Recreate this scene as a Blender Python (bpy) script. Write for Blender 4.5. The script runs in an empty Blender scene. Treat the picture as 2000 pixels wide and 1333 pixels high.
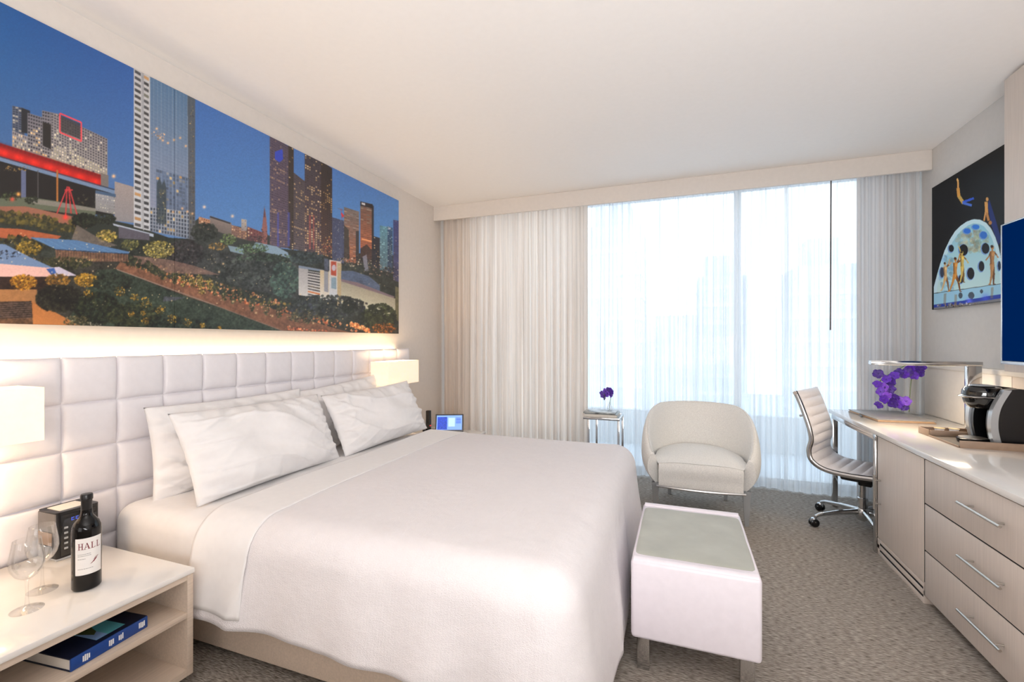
import bpy, bmesh, math, random
import numpy as np
from mathutils import Vector, Matrix
R = math.radians
PI = math.pi
SC = bpy.context.scene
COL = SC.collection
random.seed(7)

def lin(c):
    """0-255 sRGB triple to linear RGBA"""
    o = []
    for v in c:
        v = v / 255.0
        o.append(v / 12.92 if v <= 0.04045 else ((v + 0.055) / 1.055) ** 2.4)
    return (o[0], o[1], o[2], 1.0)

# ------------------------------------------------------------------ camera, world, lights, exposure
cam_d = bpy.data.cameras.new('camera')
cam = bpy.data.objects.new('camera', cam_d)
COL.objects.link(cam)
cam.location = (0, 0, 1.32)
cam.rotation_euler = (R(90), 0, R(20.2))
cam_d.sensor_width = 36
cam_d.lens = 892 / 2000 * 36
cam_d.clip_start = 0.02
cam_d.clip_end = 2000
SC.camera = cam

SC.view_settings.view_transform = 'Standard'
SC.view_settings.look = 'None'
SC.view_settings.exposure = 0.0
SC.view_settings.gamma = 1.0
SC.view_settings.use_curve_mapping = False
SC.cycles.use_denoising = True
SC.cycles.max_bounces = 10
SC.cycles.diffuse_bounces = 5
SC.cycles.transparent_max_bounces = 24
SC.cycles.transmission_bounces = 10
SC.cycles.caustics_reflective = False
SC.cycles.caustics_refractive = False
SC.cycles.sample_clamp_indirect = 6

world = bpy.data.worlds.new('hazy_sky')
SC.world = world
world.use_nodes = True
nt = world.node_tree
bg = nt.nodes['Background']
tc = nt.nodes.new('ShaderNodeTexCoord')
sx = nt.nodes.new('ShaderNodeSeparateXYZ')
cr = nt.nodes.new('ShaderNodeValToRGB')
cr.color_ramp.elements[0].position = 0.0
cr.color_ramp.elements[0].color = (0.96, 0.985, 1.0, 1)
cr.color_ramp.elements[1].position = 1.0
cr.color_ramp.elements[1].color = (0.55, 0.74, 1.0, 1)
nt.links.new(tc.outputs['Generated'], sx.inputs[0])
nt.links.new(sx.outputs['Z'], cr.inputs[0])
nt.links.new(cr.outputs[0], bg.inputs[0])
bg.inputs[1].default_value = 3.4

def area(name, loc, rot, sx_, sy_, power, col, spread=PI):
    d = bpy.data.lights.new(name, 'AREA')
    d.shape = 'RECTANGLE'
    d.size = sx_
    d.size_y = sy_
    d.energy = power
    d.color = col
    d.spread = spread
    o = bpy.data.objects.new(name, d)
    o.location = loc
    o.rotation_euler = rot
    COL.objects.link(o)
    return o

# added fill lights behind the camera: one frontal, one bounced off the ceiling
area('entry_fill_light', (-0.3, -5.8, 1.5), (R(88), 0, 0), 3.4, 2.2, 50, (0.99, 0.975, 0.985))
area('ceiling_bounce_fill', (0.5, -0.8, 1.15), (R(180 - 29), 0, R(4)), 1.6, 1.2, 106, (0.965, 0.965, 0.985))

# ------------------------------------------------------------------ materials
MATS = {}
def mat(name, col, rough=0.5, metal=0.0, var=0.04, vscale=30.0, bump=0.0, bscale=200.0, stretch=(1, 1, 1),
        spec=0.5, coat=0.0, sheen=0.0, bdist=0.002, emit=None, estr=0.0):
    m = bpy.data.materials.new(name)
    m.use_nodes = True
    t = m.node_tree
    p = t.nodes['Principled BSDF']
    c = lin(col)
    p.inputs['Roughness'].default_value = rough
    p.inputs['Metallic'].default_value = metal
    p.inputs['Specular IOR Level'].default_value = spec
    p.inputs['Coat Weight'].default_value = coat
    p.inputs['Sheen Weight'].default_value = sheen
    co = t.nodes.new('ShaderNodeTexCoord')
    mp = t.nodes.new('ShaderNodeMapping')
    mp.inputs['Scale'].default_value = stretch
    t.links.new(co.outputs['Object'], mp.inputs['Vector'])
    n = t.nodes.new('ShaderNodeTexNoise')
    n.inputs['Scale'].default_value = vscale
    n.inputs['Detail'].default_value = 5
    t.links.new(mp.outputs['Vector'], n.inputs['Vector'])
    r = t.nodes.new('ShaderNodeValToRGB')
    r.color_ramp.elements[0].position = 0.3
    r.color_ramp.elements[1].position = 0.7
    r.color_ramp.elements[0].color = tuple(max(0, x * (1 - var * 2)) for x in c[:3]) + (1,)
    r.color_ramp.elements[1].color = tuple(min(1, x * (1 + var * 2)) for x in c[:3]) + (1,)
    t.links.new(n.outputs['Fac'], r.inputs[0])
    t.links.new(r.outputs[0], p.inputs['Base Color'])
    if bump > 0:
        n2 = t.nodes.new('ShaderNodeTexNoise')
        n2.inputs['Scale'].default_value = bscale
        n2.inputs['Detail'].default_value = 3
        t.links.new(mp.outputs['Vector'], n2.inputs['Vector'])
        b = t.nodes.new('ShaderNodeBump')
        b.inputs['Strength'].default_value = bump
        b.inputs['Distance'].default_value = bdist
        t.links.new(n2.outputs['Fac'], b.inputs['Height'])
        t.links.new(b.outputs['Normal'], p.inputs['Normal'])
    if emit is not None:
        p.inputs['Emission Color'].default_value = lin(emit)
        p.inputs['Emission Strength'].default_value = estr
    MATS[name] = m
    return m

M_wall = mat('warm_plaster', (224, 216, 208), 0.75, var=0.01, bump=0.05, bscale=300)
M_wall_r = mat('grey_wall_paint', (214, 211, 207), 0.75, var=0.01, bump=0.05, bscale=300)
M_ceil = mat('white_ceiling_paint', (247, 243, 239), 0.8, var=0.004)
M_wood = mat('pale_oak_veneer', (224, 211, 200), 0.45, var=0.025, vscale=14, stretch=(12, 12, 0.35), bump=0.05, bscale=60)
M_wood_h = mat('pale_oak_veneer_horizontal', (208, 190, 172), 0.45, var=0.04, vscale=14, stretch=(12, 0.35, 12), bump=0.05, bscale=60)
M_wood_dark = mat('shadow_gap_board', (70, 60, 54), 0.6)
M_slot = mat('painted_slot_shade', (22, 19, 18), 0.8)  # near-black colour standing in for shade in gaps and slots
M_leather = mat('white_leather', (232, 228, 231), 0.42, var=0.01, bump=0.12, bscale=260, bdist=0.001)
M_leather_bench = mat('white_bench_leather', (240, 233, 240), 0.38, var=0.01, bump=0.08, bscale=300, bdist=0.001)
M_suede = mat('grey_green_suede', (178, 180, 170), 0.7, var=0.05, vscale=7, bump=0.1, bscale=300, sheen=0.2)
M_cotton = mat('white_cotton', (240, 237, 236), 0.85, var=0.008, bump=0.1, bscale=500, bdist=0.0006, sheen=0.15)
M_boucle = mat('cream_boucle', (238, 235, 229), 0.9, var=0.05, vscale=160, bump=0.5, bscale=420, bdist=0.003, sheen=0.3)
M_chrome = mat('chrome', (205, 205, 205), 0.1, 1.0, var=0.0)
M_steel = mat('brushed_steel', (196, 192, 186), 0.28, 1.0, var=0.03, stretch=(1, 1, 30))
M_black = mat('black_plastic', (16, 16, 18), 0.25, var=0.02)
M_black_gl = mat('black_gloss', (8, 8, 10), 0.08, var=0.0, coat=0.6)
M_silver = mat('silver_plastic', (186, 190, 194), 0.25, 0.6, var=0.01)
M_quartz = mat('white_quartz', (236, 232, 227), 0.12, var=0.02, vscale=3.5, coat=0.3)
M_taupe = mat('taupe_leatherette', (150, 126, 106), 0.5, var=0.04, bump=0.1)
M_taupe_in = mat('dark_tray_lining', (84, 74, 68), 0.6, var=0.04)
M_paper = mat('paper', (228, 222, 212), 0.8, var=0.02)
M_rail = mat('cream_painted_board', (236, 228, 218), 0.5, var=0.01)
M_navy = mat('navy_cover', (14, 20, 44), 0.35, var=0.03)
M_spine = mat('blue_spine', (22, 66, 140), 0.35, var=0.03)
M_teal = mat('teal_print', (88, 168, 180), 0.4, var=0.04)
M_skyprint = mat('pale_blue_print', (130, 164, 214), 0.4, var=0.03)
M_olive = mat('olive_print', (70, 80, 42), 0.4, var=0.2, vscale=200)
M_white = mat('white_print', (232, 232, 234), 0.5, var=0.0)
M_red = mat('wine_red_print', (120, 18, 34), 0.5, var=0.03)
M_greytext = mat('grey_print', (150, 146, 142), 0.6, var=0.0)
M_label = mat('cream_label_paper', (238, 234, 230), 0.55, var=0.01)
M_bottle = mat('dark_bottle_glass', (8, 6, 6), 0.06, var=0.0, spec=0.35)
M_foil = mat('black_foil_capsule', (18, 15, 16), 0.3, var=0.05)
M_stem = mat('orchid_stem_green', (120, 140, 96), 0.5, var=0.08)
M_petal = mat('violet_petal', (90, 36, 180), 0.5, var=0.16, vscale=60, sheen=0.3)
M_petal3 = mat('light_violet_petal', (126, 70, 208), 0.5, var=0.14, vscale=60, sheen=0.3)
M_petal2 = mat('deep_violet_petal', (60, 16, 134), 0.5, var=0.2, vscale=60, sheen=0.3)
M_gold = mat('gold_foil_lid', (226, 206, 160), 0.3, 0.5, var=0.02)
M_redlight = mat('red_lamp', (200, 20, 20), 0.4, emit=(255, 30, 30), estr=1.5)
M_bluedigit = mat('blue_digits', (40, 60, 160), 0.4, emit=(90, 120, 255), estr=0.5)
M_screen_off = mat('screen_reflection_glow', (0, 8, 28), 0.2, spec=0.0, var=0.0, emit=(0, 36, 92), estr=0.8)  # screen is off; blue glow painted in place of its reflection
M_screen_on = mat('tablet_screen', (90, 130, 220), 0.2, var=0.0, emit=(128, 168, 250), estr=0.9)
M_screen_dk = mat('tablet_picture', (20, 50, 160), 0.2, var=0.3, vscale=90, emit=(34, 76, 200), estr=0.7)
M_screen_lt = mat('tablet_panel', (140, 180, 250), 0.2, var=0.0, emit=(176, 208, 255), estr=0.9)
M_build = mat('haze_tinted_concrete', (206, 214, 226), 0.8, var=0.06, vscale=0.2)  # distance haze is put into this pale colour
M_build2 = mat('haze_tinted_stone', (222, 226, 232), 0.8, var=0.06, vscale=0.2)  # lighter stone, haze likewise mixed into the colour
M_deck = mat('pale_concrete_slab', (205, 205, 205), 0.8, var=0.03)
M_alu = mat('white_aluminium', (222, 224, 226), 0.35, 0.2, var=0.0)

def shade_mat():
    m = mat('lamp_shade_linen', (250, 238, 220), 0.8, var=0.02, bump=0.1, bscale=500, emit=(255, 222, 186), estr=0.5)
    return m
M_shade = shade_mat()
M_led = mat('led_strip', (255, 214, 150), 0.5, emit=(255, 206, 138), estr=4)
M_bulb = mat('lamp_bulb', (255, 230, 190), 0.5, emit=(255, 214, 160), estr=30)

def clear_glass(name, tint=(1, 1, 1), refl=0.09):
    m = bpy.data.materials.new(name)
    m.use_nodes = True
    t = m.node_tree
    t.nodes.remove(t.nodes['Principled BSDF'])
    out = t.nodes['Material Output']
    tr = t.nodes.new('ShaderNodeBsdfTransparent')
    tr.inputs[0].default_value = tint + (1,)
    gl = t.nodes.new('ShaderNodeBsdfGlossy')
    gl.inputs['Roughness'].default_value = 0.02
    lw = t.nodes.new('ShaderNodeLayerWeight')
    lw.inputs[0].default_value = 0.35
    mr = t.nodes.new('ShaderNodeMath')
    mr.operation = 'MULTIPLY_ADD'
    mr.inputs[1].default_value = 0.45
    mr.inputs[2].default_value = refl * 0.3
    mx = t.nodes.new('ShaderNodeMixShader')
    t.links.new(lw.outputs['Facing'], mr.inputs[0])
    t.links.new(mr.outputs[0], mx.inputs[0])
    t.links.new(tr.outputs[0], mx.inputs[1])
    t.links.new(gl.outputs[0], mx.inputs[2])
    t.links.new(mx.outputs[0], out.inputs[0])
    return m
M_pane = clear_glass('window_glass', (0.93, 0.97, 0.98))
M_glass = clear_glass('clear_crystal', (0.995, 0.997, 0.997), 0.12)

def cloth_mat(name, col, trans, transl, stripe=0.1):
    """fabric that lets light through: transparent + translucent + diffuse, with thin vertical threads"""
    m = bpy.data.materials.new(name)
    m.use_nodes = True
    t = m.node_tree
    t.nodes.remove(t.nodes['Principled BSDF'])
    out = t.nodes['Material Output']
    co = t.nodes.new('ShaderNodeTexCoord')
    mp = t.nodes.new('ShaderNodeMapping')
    mp.inputs['Scale'].default_value = (75, 4, 0.5)
    t.links.new(co.outputs['Object'], mp.inputs[0])
    n = t.nodes.new('ShaderNodeTexNoise')
    n.inputs['Scale'].default_value = 1.0
    n.inputs['Detail'].default_value = 4
    t.links.new(mp.outputs[0], n.inputs['Vector'])
    rp = t.nodes.new('ShaderNodeValToRGB')
    c = lin(col)
    rp.color_ramp.elements[0].position = 0.35
    rp.color_ramp.elements[1].position = 0.65
    rp.color_ramp.elements[0].color = tuple(x * (1 - stripe) for x in c[:3]) + (1,)
    rp.color_ramp.elements[1].color = tuple(min(1, x * (1 + stripe)) for x in c[:3]) + (1,)
    t.links.new(n.outputs['Fac'], rp.inputs[0])
    df = t.nodes.new('ShaderNodeBsdfDiffuse')
    tl = t.nodes.new('ShaderNodeBsdfTranslucent')
    t.links.new(rp.outputs[0], df.inputs[0])
    t.links.new(rp.outputs[0], tl.inputs[0])
    m1 = t.nodes.new('ShaderNodeMixShader')
    m1.inputs[0].default_value = transl
    t.links.new(df.outputs[0], m1.inputs[1])
    t.links.new(tl.outputs[0], m1.inputs[2])
    if trans > 0:
        tp = t.nodes.new('ShaderNodeBsdfTransparent')
        m2 = t.nodes.new('ShaderNodeMixShader')
        ml = t.nodes.new('ShaderNodeMapRange')
        ml.inputs['From Min'].default_value = 0.3
        ml.inputs['From Max'].default_value = 0.7
        ml.inputs['To Min'].default_value = trans * 0.25
        ml.inputs['To Max'].default_value = trans * 1.75
        t.links.new(n.outputs['Fac'], ml.inputs[0])
        t.links.new(ml.outputs[0], m2.inputs[0])
        t.links.new(m1.outputs[0], m2.inputs[1])
        t.links.new(tp.outputs[0], m2.inputs[2])
        t.links.new(m2.outputs[0], out.inputs[0])
    else:
        t.links.new(m1.outputs[0], out.inputs[0])
    return m
M_drape = cloth_mat('cream_drape_cloth', (240, 228, 217), 0.0, 0.38, 0.09)
M_drape_r = cloth_mat('grey_drape_cloth', (228, 225, 224), 0.0, 0.34, 0.07)
M_sheer = cloth_mat('white_sheer_voile', (242, 243, 246), 0.30, 0.5, 0.12)

def carpet_mat():
    m = bpy.data.materials.new('loop_carpet')
    m.use_nodes = True
    t = m.node_tree
    p = t.nodes['Principled BSDF']
    p.inputs['Roughness'].default_value = 0.95
    p.inputs['Specular IOR Level'].default_value = 0.15
    co = t.nodes.new('ShaderNodeTexCoord')
    def noise(scale, stretch, det=3):
        mp = t.nodes.new('ShaderNodeMapping')
        mp.inputs['Scale'].default_value = stretch
        t.links.new(co.outputs['Object'], mp.inputs[0])
        n = t.nodes.new('ShaderNodeTexNoise')
        n.inputs['Scale'].default_value = scale
        n.inputs['Detail'].default_value = det
        t.links.new(mp.outputs[0], n.inputs['Vector'])
        return n
    a = noise(1.0, (36, 230, 1), 3)
    b = noise(1.0, (1.6, 2.2, 1), 2)
    r = t.nodes.new('ShaderNodeValToRGB')
    e = r.color_ramp.elements
    e[0].position = 0.32
    e[0].color = lin((108, 99, 91))
    e[1].position = 0.68
    e[1].color = lin((200, 190, 179))
    t.links.new(a.outputs['Fac'], r.inputs[0])
    mx = t.nodes.new('ShaderNodeMixRGB')
    mx.blend_type = 'MULTIPLY'
    mx.inputs[0].default_value = 0.5
    r2 = t.nodes.new('ShaderNodeValToRGB')
    r2.color_ramp.elements[0].color = (0.75, 0.75, 0.75, 1)
    r2.color_ramp.elements[1].color = (1, 1, 1, 1)
    t.links.new(b.outputs['Fac'], r2.inputs[0])
    t.links.new(r.outputs[0], mx.inputs[1])
    t.links.new(r2.outputs[0], mx.inputs[2])
    t.links.new(mx.outputs[0], p.inputs['Base Color'])
    bp = t.nodes.new('ShaderNodeBump')
    bp.inputs['Strength'].default_value = 0.6
    bp.inputs['Distance'].default_value = 0.006
    t.links.new(a.outputs['Fac'], bp.inputs['Height'])
    t.links.new(bp.outputs[0], p.inputs['Normal'])
    return m
M_carpet = carpet_mat()

def duvet_mat():
    m = mat('woven_white_duvet', (238, 233, 234), 0.82, var=0.006, sheen=0.15)
    t = m.node_tree
    p = t.nodes['Principled BSDF']
    co = t.nodes.new('ShaderNodeTexCoord')
    w = t.nodes.new('ShaderNodeTexWave')
    w.wave_type = 'BANDS'
    w.bands_direction = 'X'
    w.inputs['Scale'].default_value = 26
    w.inputs['Distortion'].default_value = 7
    w.inputs['Detail'].default_value = 1
    w.inputs['Detail Scale'].default_value = 9
    t.links.new(co.outputs['Object'], w.inputs['Vector'])
    n = t.nodes.new('ShaderNodeTexNoise')
    n.inputs['Scale'].default_value = 7
    n.inputs['Detail'].default_value = 3
    t.links.new(co.outputs['Object'], n.inputs['Vector'])
    b1 = t.nodes.new('ShaderNodeBump')
    b1.inputs['Strength'].default_value = 0.4
    b1.inputs['Distance'].default_value = 0.0025
    b2 = t.nodes.new('ShaderNodeBump')
    b2.inputs['Strength'].default_value = 0.45
    b2.inputs['Distance'].default_value = 0.03
    t.links.new(w.outputs['Fac'], b1.inputs['Height'])
    t.links.new(n.outputs['Fac'], b2.inputs['Height'])
    t.links.new(b2.outputs[0], b1.inputs['Normal'])
    t.links.new(b1.outputs[0], p.inputs['Normal'])
    return m
M_duvet = duvet_mat()

def print_mat(name, rough):
    m = bpy.data.materials.new(name)
    m.use_nodes = True
    t = m.node_tree
    p = t.nodes['Principled BSDF']
    p.inputs['Roughness'].default_value = rough
    a = t.nodes.new('ShaderNodeVertexColor')
    a.layer_name = 'print'
    t.links.new(a.outputs[0], p.inputs['Base Color'])
    return m
M_mural = print_mat('printed_mural', 0.4)
M_poster = print_mat('printed_poster', 0.35)
M_poster.node_tree.nodes['Principled BSDF'].inputs['Specular IOR Level'].default_value = 0.08

# ------------------------------------------------------------------ helpers
def chain_matrix(o):
    M = Matrix.Identity(4)
    while o is not None:
        M = o.matrix_basis @ M
        o = o.parent
    return M

class MB:
    """collects shapes and links them as one mesh object"""
    def __init__(self):
        self.v = []
        self.f = []
    def add(self, verts, faces):
        n = len(self.v)
        self.v.extend([tuple(p) for p in verts])
        self.f.extend([tuple(i + n for i in q) for q in faces])
        return self
    def bm_add(self, bm, M=None):
        bm.verts.index_update()
        self.add([(M @ v.co) if M else v.co for v in bm.verts], [[v.index for v in f.verts] for f in bm.faces])
        bm.free()
        return self
    def box(self, a, b, bev=0.0, seg=2, M=None):
        bm = bmesh.new()
        bmesh.ops.create_cube(bm, size=1)
        for v in bm.verts:
            v.co = Vector([(a[i] + b[i]) / 2 + v.co[i] * (b[i] - a[i]) for i in range(3)])
        if bev > 0:
            bmesh.ops.bevel(bm, geom=list(bm.edges), offset=bev, segments=seg, affect='EDGES', profile=0.5)
        return self.bm_add(bm, M)
    def tube(self, pts, r, seg=10, cap=True, flat=1.0):
        pts = [Vector(p) for p in pts]
        rs = r if isinstance(r, (list, tuple)) else [r] * len(pts)
        rings = []
        up = None
        for i, p in enumerate(pts):
            d = (pts[min(i + 1, len(pts) - 1)] - pts[max(i - 1, 0)]).normalized()
            if up is None:
                up = Vector((0, 0, 1)) if abs(d.z) < 0.9 else Vector((1, 0, 0))
            x = d.cross(up)
            if x.length < 1e-5:
                x = d.cross(Vector((0, 1, 0)))
            x.normalize()
            up = x.cross(d).normalized()
            rings.append([p + (x * math.cos(k * 2 * PI / seg) + up * math.sin(k * 2 * PI / seg) * flat) * rs[i] for k in range(seg)])
        vs = [q for rg in rings for q in rg]
        fs = []
        for i in range(len(pts) - 1):
            for k in range(seg):
                fs.append((i * seg + k, i * seg + (k + 1) % seg, (i + 1) * seg + (k + 1) % seg, (i + 1) * seg + k))
        if cap:
            fs.append(tuple(range(seg - 1, -1, -1)))
            fs.append(tuple((len(pts) - 1) * seg + k for k in range(seg)))
        return self.add(vs, fs)
    def lathe(self, prof, c, seg=32, cap0=True, cap1=True, M=None):
        vs = []
        for (r, z) in prof:
            for k in range(seg):
                a = 2 * PI * k / seg
                p = Vector((r * math.cos(a), r * math.sin(a), z))
                if M:
                    p = M @ p
                vs.append(p + Vector(c))
        fs = []
        n = len(prof)
        for i in range(n - 1):
            for k in range(seg):
                fs.append((i * seg + k, i * seg + (k + 1) % seg, (i + 1) * seg + (k + 1) % seg, (i + 1) * seg + k))
        if cap0:
            fs.append(tuple(range(seg - 1, -1, -1)))
        if cap1:
            fs.append(tuple((n - 1) * seg + k for k in range(seg)))
        return self.add(vs, fs)
    def grid(self, fn, nu, nv, closed_u=False):
        vs = [fn(i / (nu if closed_u else nu - 1), j / (nv - 1)) for j in range(nv) for i in range(nu)]
        fs = []
        for j in range(nv - 1):
            for i in range(nu if closed_u else nu - 1):
                i2 = (i + 1) % nu
                fs.append((j * nu + i, j * nu + i2, (j + 1) * nu + i2, (j + 1) * nu + i))
        return self.add(vs, fs)
    def prism(self, poly, axis, d0, d1):
        """poly in the two other axes, extruded along axis"""
        def P(q, d):
            if axis == 'x': return (d, q[0], q[1])
            if axis == 'y': return (q[0], d, q[1])
            return (q[0], q[1], d)
        n = len(poly)
        vs = [P(q, d0) for q in poly] + [P(q, d1) for q in poly]
        fs = [tuple(range(n - 1, -1, -1)), tuple(range(n, 2 * n))]
        fs += [(i, (i + 1) % n, n + (i + 1) % n, n + i) for i in range(n)]
        return self.add(vs, fs)
    def mesh(self, name, m, inv=None, smooth=35, fix=True):
        me = bpy.data.meshes.new(name)
        vs = [inv @ Vector(p) for p in self.v] if inv is not None else self.v
        me.from_pydata([tuple(p) for p in vs], [], self.f)
        if fix:
            bm = bmesh.new()
            bm.from_mesh(me)
            bmesh.ops.recalc_face_normals(bm, faces=bm.faces)
            bm.to_mesh(me)
            bm.free()
        if m:
            me.materials.append(m)
        if smooth:
            me.shade_smooth()
            me.set_sharp_from_angle(angle=R(smooth))
        return me
    def build(self, name, m, parent=None, smooth=35, world=True, fix=True):
        inv = chain_matrix(parent).inverted() if (parent is not None and world) else None
        o = bpy.data.objects.new(name, self.mesh(name, m, inv, smooth, fix))
        COL.objects.link(o)
        if parent is not None:
            o.parent = parent
        return o

def tag(o, label=None, cat=None, group=None, kind=None):
    if label: o['label'] = label
    if cat: o['category'] = cat
    if group: o['group'] = group
    if kind: o['kind'] = kind
    return o
def thing(name, loc, label, cat, group=None, rz=0):
    o = bpy.data.objects.new(name, None)
    o.empty_display_size = 0.1
    o.location = loc
    o.rotation_euler = (0, 0, rz)
    COL.objects.link(o)
    return tag(o, label, cat, group)
def struct(name, mb, m, parent=None, smooth=0):
    o = mb.build(name, m, parent, smooth=smooth)
    if parent is None:
        o['kind'] = 'structure'
    return o
def B(a, b, bev=0.0, seg=2):
    return MB().box(a, b, bev, seg)
def copy_part(src, parent):
    c = src.copy()
    COL.objects.link(c)
    c.parent = parent
    return c
def smoothstep(a, b, x):
    t = min(1, max(0, (x - a) / (b - a)))
    return t * t * (3 - 2 * t)
def catmull(pts, n=6):
    pts = [Vector(p) for p in pts]
    out = []
    for i in range(len(pts) - 1):
        p0, p1, p2, p3 = pts[max(i - 1, 0)], pts[i], pts[i + 1], pts[min(i + 2, len(pts) - 1)]
        for k in range(n):
            t = k / n
            out.append(0.5 * ((2 * p1) + (p2 - p0) * t + (2 * p0 - 5 * p1 + 4 * p2 - p3) * t * t + (3 * p1 - p0 - 3 * p2 + p3) * t ** 3))
    out.append(pts[-1])
    return out

# ------------------------------------------------------------------ room shell
XL, XR, YB, YF, H = -2.5, 1.79, 4.75, -6.2, 2.77
struct('floor', B((XL - .1, YF - .1, -.05), (XR + .1, YB + .1, 0)), M_carpet)
struct('ceiling', B((XL - .1, YF - .1, H), (XR + .1, YB + .1, H + .1)), M_ceil)
struct('wall_left', B((XL - .1, YF, 0), (XL, YB, H)), M_wall)
struct('wall_right', B((XR, YF, 0), (XR + .1, YB, H)), M_wall_r)
struct('wall_front', B((XL, YF - .1, 0), (XR, YF, H)), M_wall)
wb = MB()
wb.box((XL, YB, 2.765), (XR, YB + .1, H))
wb.box((XL, YB, 0), (-2.2, YB + .1, 2.765))
wb.box((1.62, YB, 0), (XR, YB + .1, 2.765))
struct('wall_back', wb, M_wall)
pel = MB()
pel.box((XL, 4.335, 2.617), (XR, 4.36, H), 0.003)
pel.box((XL, 4.36, 2.752), (XR, 4.66, H))
struct('trim_1', pel, M_wall)
struct('baseboard_right', B((1.772, YF, 0), (XR, 1.5, .09), .004), M_rail)
struct('baseboard_left', B((XL, YF, 0), (XL + .018, .5, .09), .004), M_rail)

win = MB()
for x0, x1 in ((-2.2, -2.14), (0.48, 0.54), (1.56, 1.62)):
    win.box((x0, YB + .02, 0), (x1, YB + .09, 2.765), .004)
win.box((-2.2, YB + .02, 0), (1.62, YB + .09, .06), .004)
win.box((-2.2, YB + .02, 2.735), (1.62, YB + .09, 2.765), .004)
w1 = bpy.data.objects.new('window_1', None)
COL.objects.link(w1)
w1.location = (-.3, YB + .05, 0)
w1['kind'] = 'structure'
win.build('window_frame', M_alu, w1)
for x0, x1 in ((-2.14, .48), (.54, 1.56)):
    B((x0, YB + .05, .06), (x1, YB + .06, 2.735)).build('pane', M_pane, w1, smooth=0)

# outside: terrace slab and towers with haze put into their colour
struct('ground', B((-300, 30, -40.5), (300, 400, -40)), M_deck)
struct('floor_terrace', B((-4, YB + .1, -.2), (4, YB + 1.6, -.03)), M_deck)
terr = MB()
terr.box((-4, YB + 1.45, -.03), (4, YB + 1.6, .42), .01)
struct('wall_terrace', terr, M_deck)
def tower(x, y, w, d, h, m, label, setback):
    t = thing('tower_building', (x, y, -40), label, 'building', None)
    B((x - w / 2, y - d / 2, -40), (x + w / 2, y + d / 2, h)).build('shaft', m, t, smooth=0)
    B((x - w / 2 * setback, y - d / 2 * setback, h), (x + w / 2 * setback, y + d / 2 * setback, h + 5)).build('penthouse', m, t, smooth=0)
    f = MB()
    for k in range(int((h + 40) / 4)):
        z = -39 + 4 * k
        f.box((x - w / 2 - .15, y - d / 2 - .15, z), (x + w / 2 + .15, y + d / 2 + .15, z + .9))
    f.build('floor_bands', M_build2, t, smooth=0)
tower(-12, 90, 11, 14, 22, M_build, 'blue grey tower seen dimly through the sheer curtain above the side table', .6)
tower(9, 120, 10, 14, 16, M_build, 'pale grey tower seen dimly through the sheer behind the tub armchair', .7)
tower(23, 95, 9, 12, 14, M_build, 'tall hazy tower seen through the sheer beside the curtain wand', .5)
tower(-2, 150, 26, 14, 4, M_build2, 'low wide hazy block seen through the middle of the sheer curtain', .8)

# ------------------------------------------------------------------ curtains
def curtain(name, x0, x1, y, z0, z1, folds, amp, seed, m, label, cat='curtain', flare=1.0, group=None):
    rng = random.Random(seed)
    n = int((x1 - x0) / 0.008)
    ph = [rng.uniform(0, 6.28) for _ in range(5)]
    fr = [folds, folds * 0.43, folds * 1.9, folds * 0.17, folds * 3.3]
    am = [1, 0.6, 0.35, 0.4, 0.12]
    nz = 16
    def fn(s, t):
        z = z1 + (z0 - z1) * t
        sw = s + 0.012 * math.sin(3 * s * fr[3] + ph[3]) * t
        v = 0
        for k in range(5):
            v += am[k] * math.sin(2 * PI * fr[k] * sw + ph[k] + 0.5 * t * math.sin(ph[k] * 3 + s * 9))
        x = x0 + (x1 - x0) * s + 0.006 * math.sin(2 * PI * fr[0] * s * 2 + ph[1])
        k = 0.55 + 0.45 * smoothstep(0, .5, t) * flare
        return (x, y + amp * v * k, z)
    o = MB().grid(fn, n, nz).build(name, m, smooth=180, fix=False)
    return tag(o, label, cat, group)
curtain('drape', -2.47, -.86, 4.50, .015, 2.74, 21, .030, 3, M_drape, 'cream pleated drape on the left of the window, behind the far nightstand')
curtain('drape', 1.36, 1.775, 4.50, .015, 2.74, 8, .018, 9, M_drape_r, 'grey white pleated drape on the right of the window, behind the desk')
curtain('sheer_curtain', -1.0, .90, 4.60, .012, 2.74, 22, .018, 5, M_sheer, 'wide translucent white sheer curtain behind the armchair and side table')
curtain('sheer_curtain', .86, 1.62, 4.575, .008, 2.74, 9, .013, 6, M_sheer, 'narrow translucent white sheer panel beside the wand and task chair')
wd = thing('curtain_wand', (1.158, 4.42, 1.41), 'thin dark grey curtain wand hanging in front of the sheer curtain', 'wand')
MB().tube([(1.158, 4.42, 1.41), (1.163, 4.42, 2.70)], .0055, 8).build('rod', mat('dark_wand', (96, 90, 88), .4), wd)
MB().tube([(1.163, 4.42, 2.70), (1.163, 4.44, 2.742)], .008, 8).build('hook', M_steel, wd)

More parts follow.
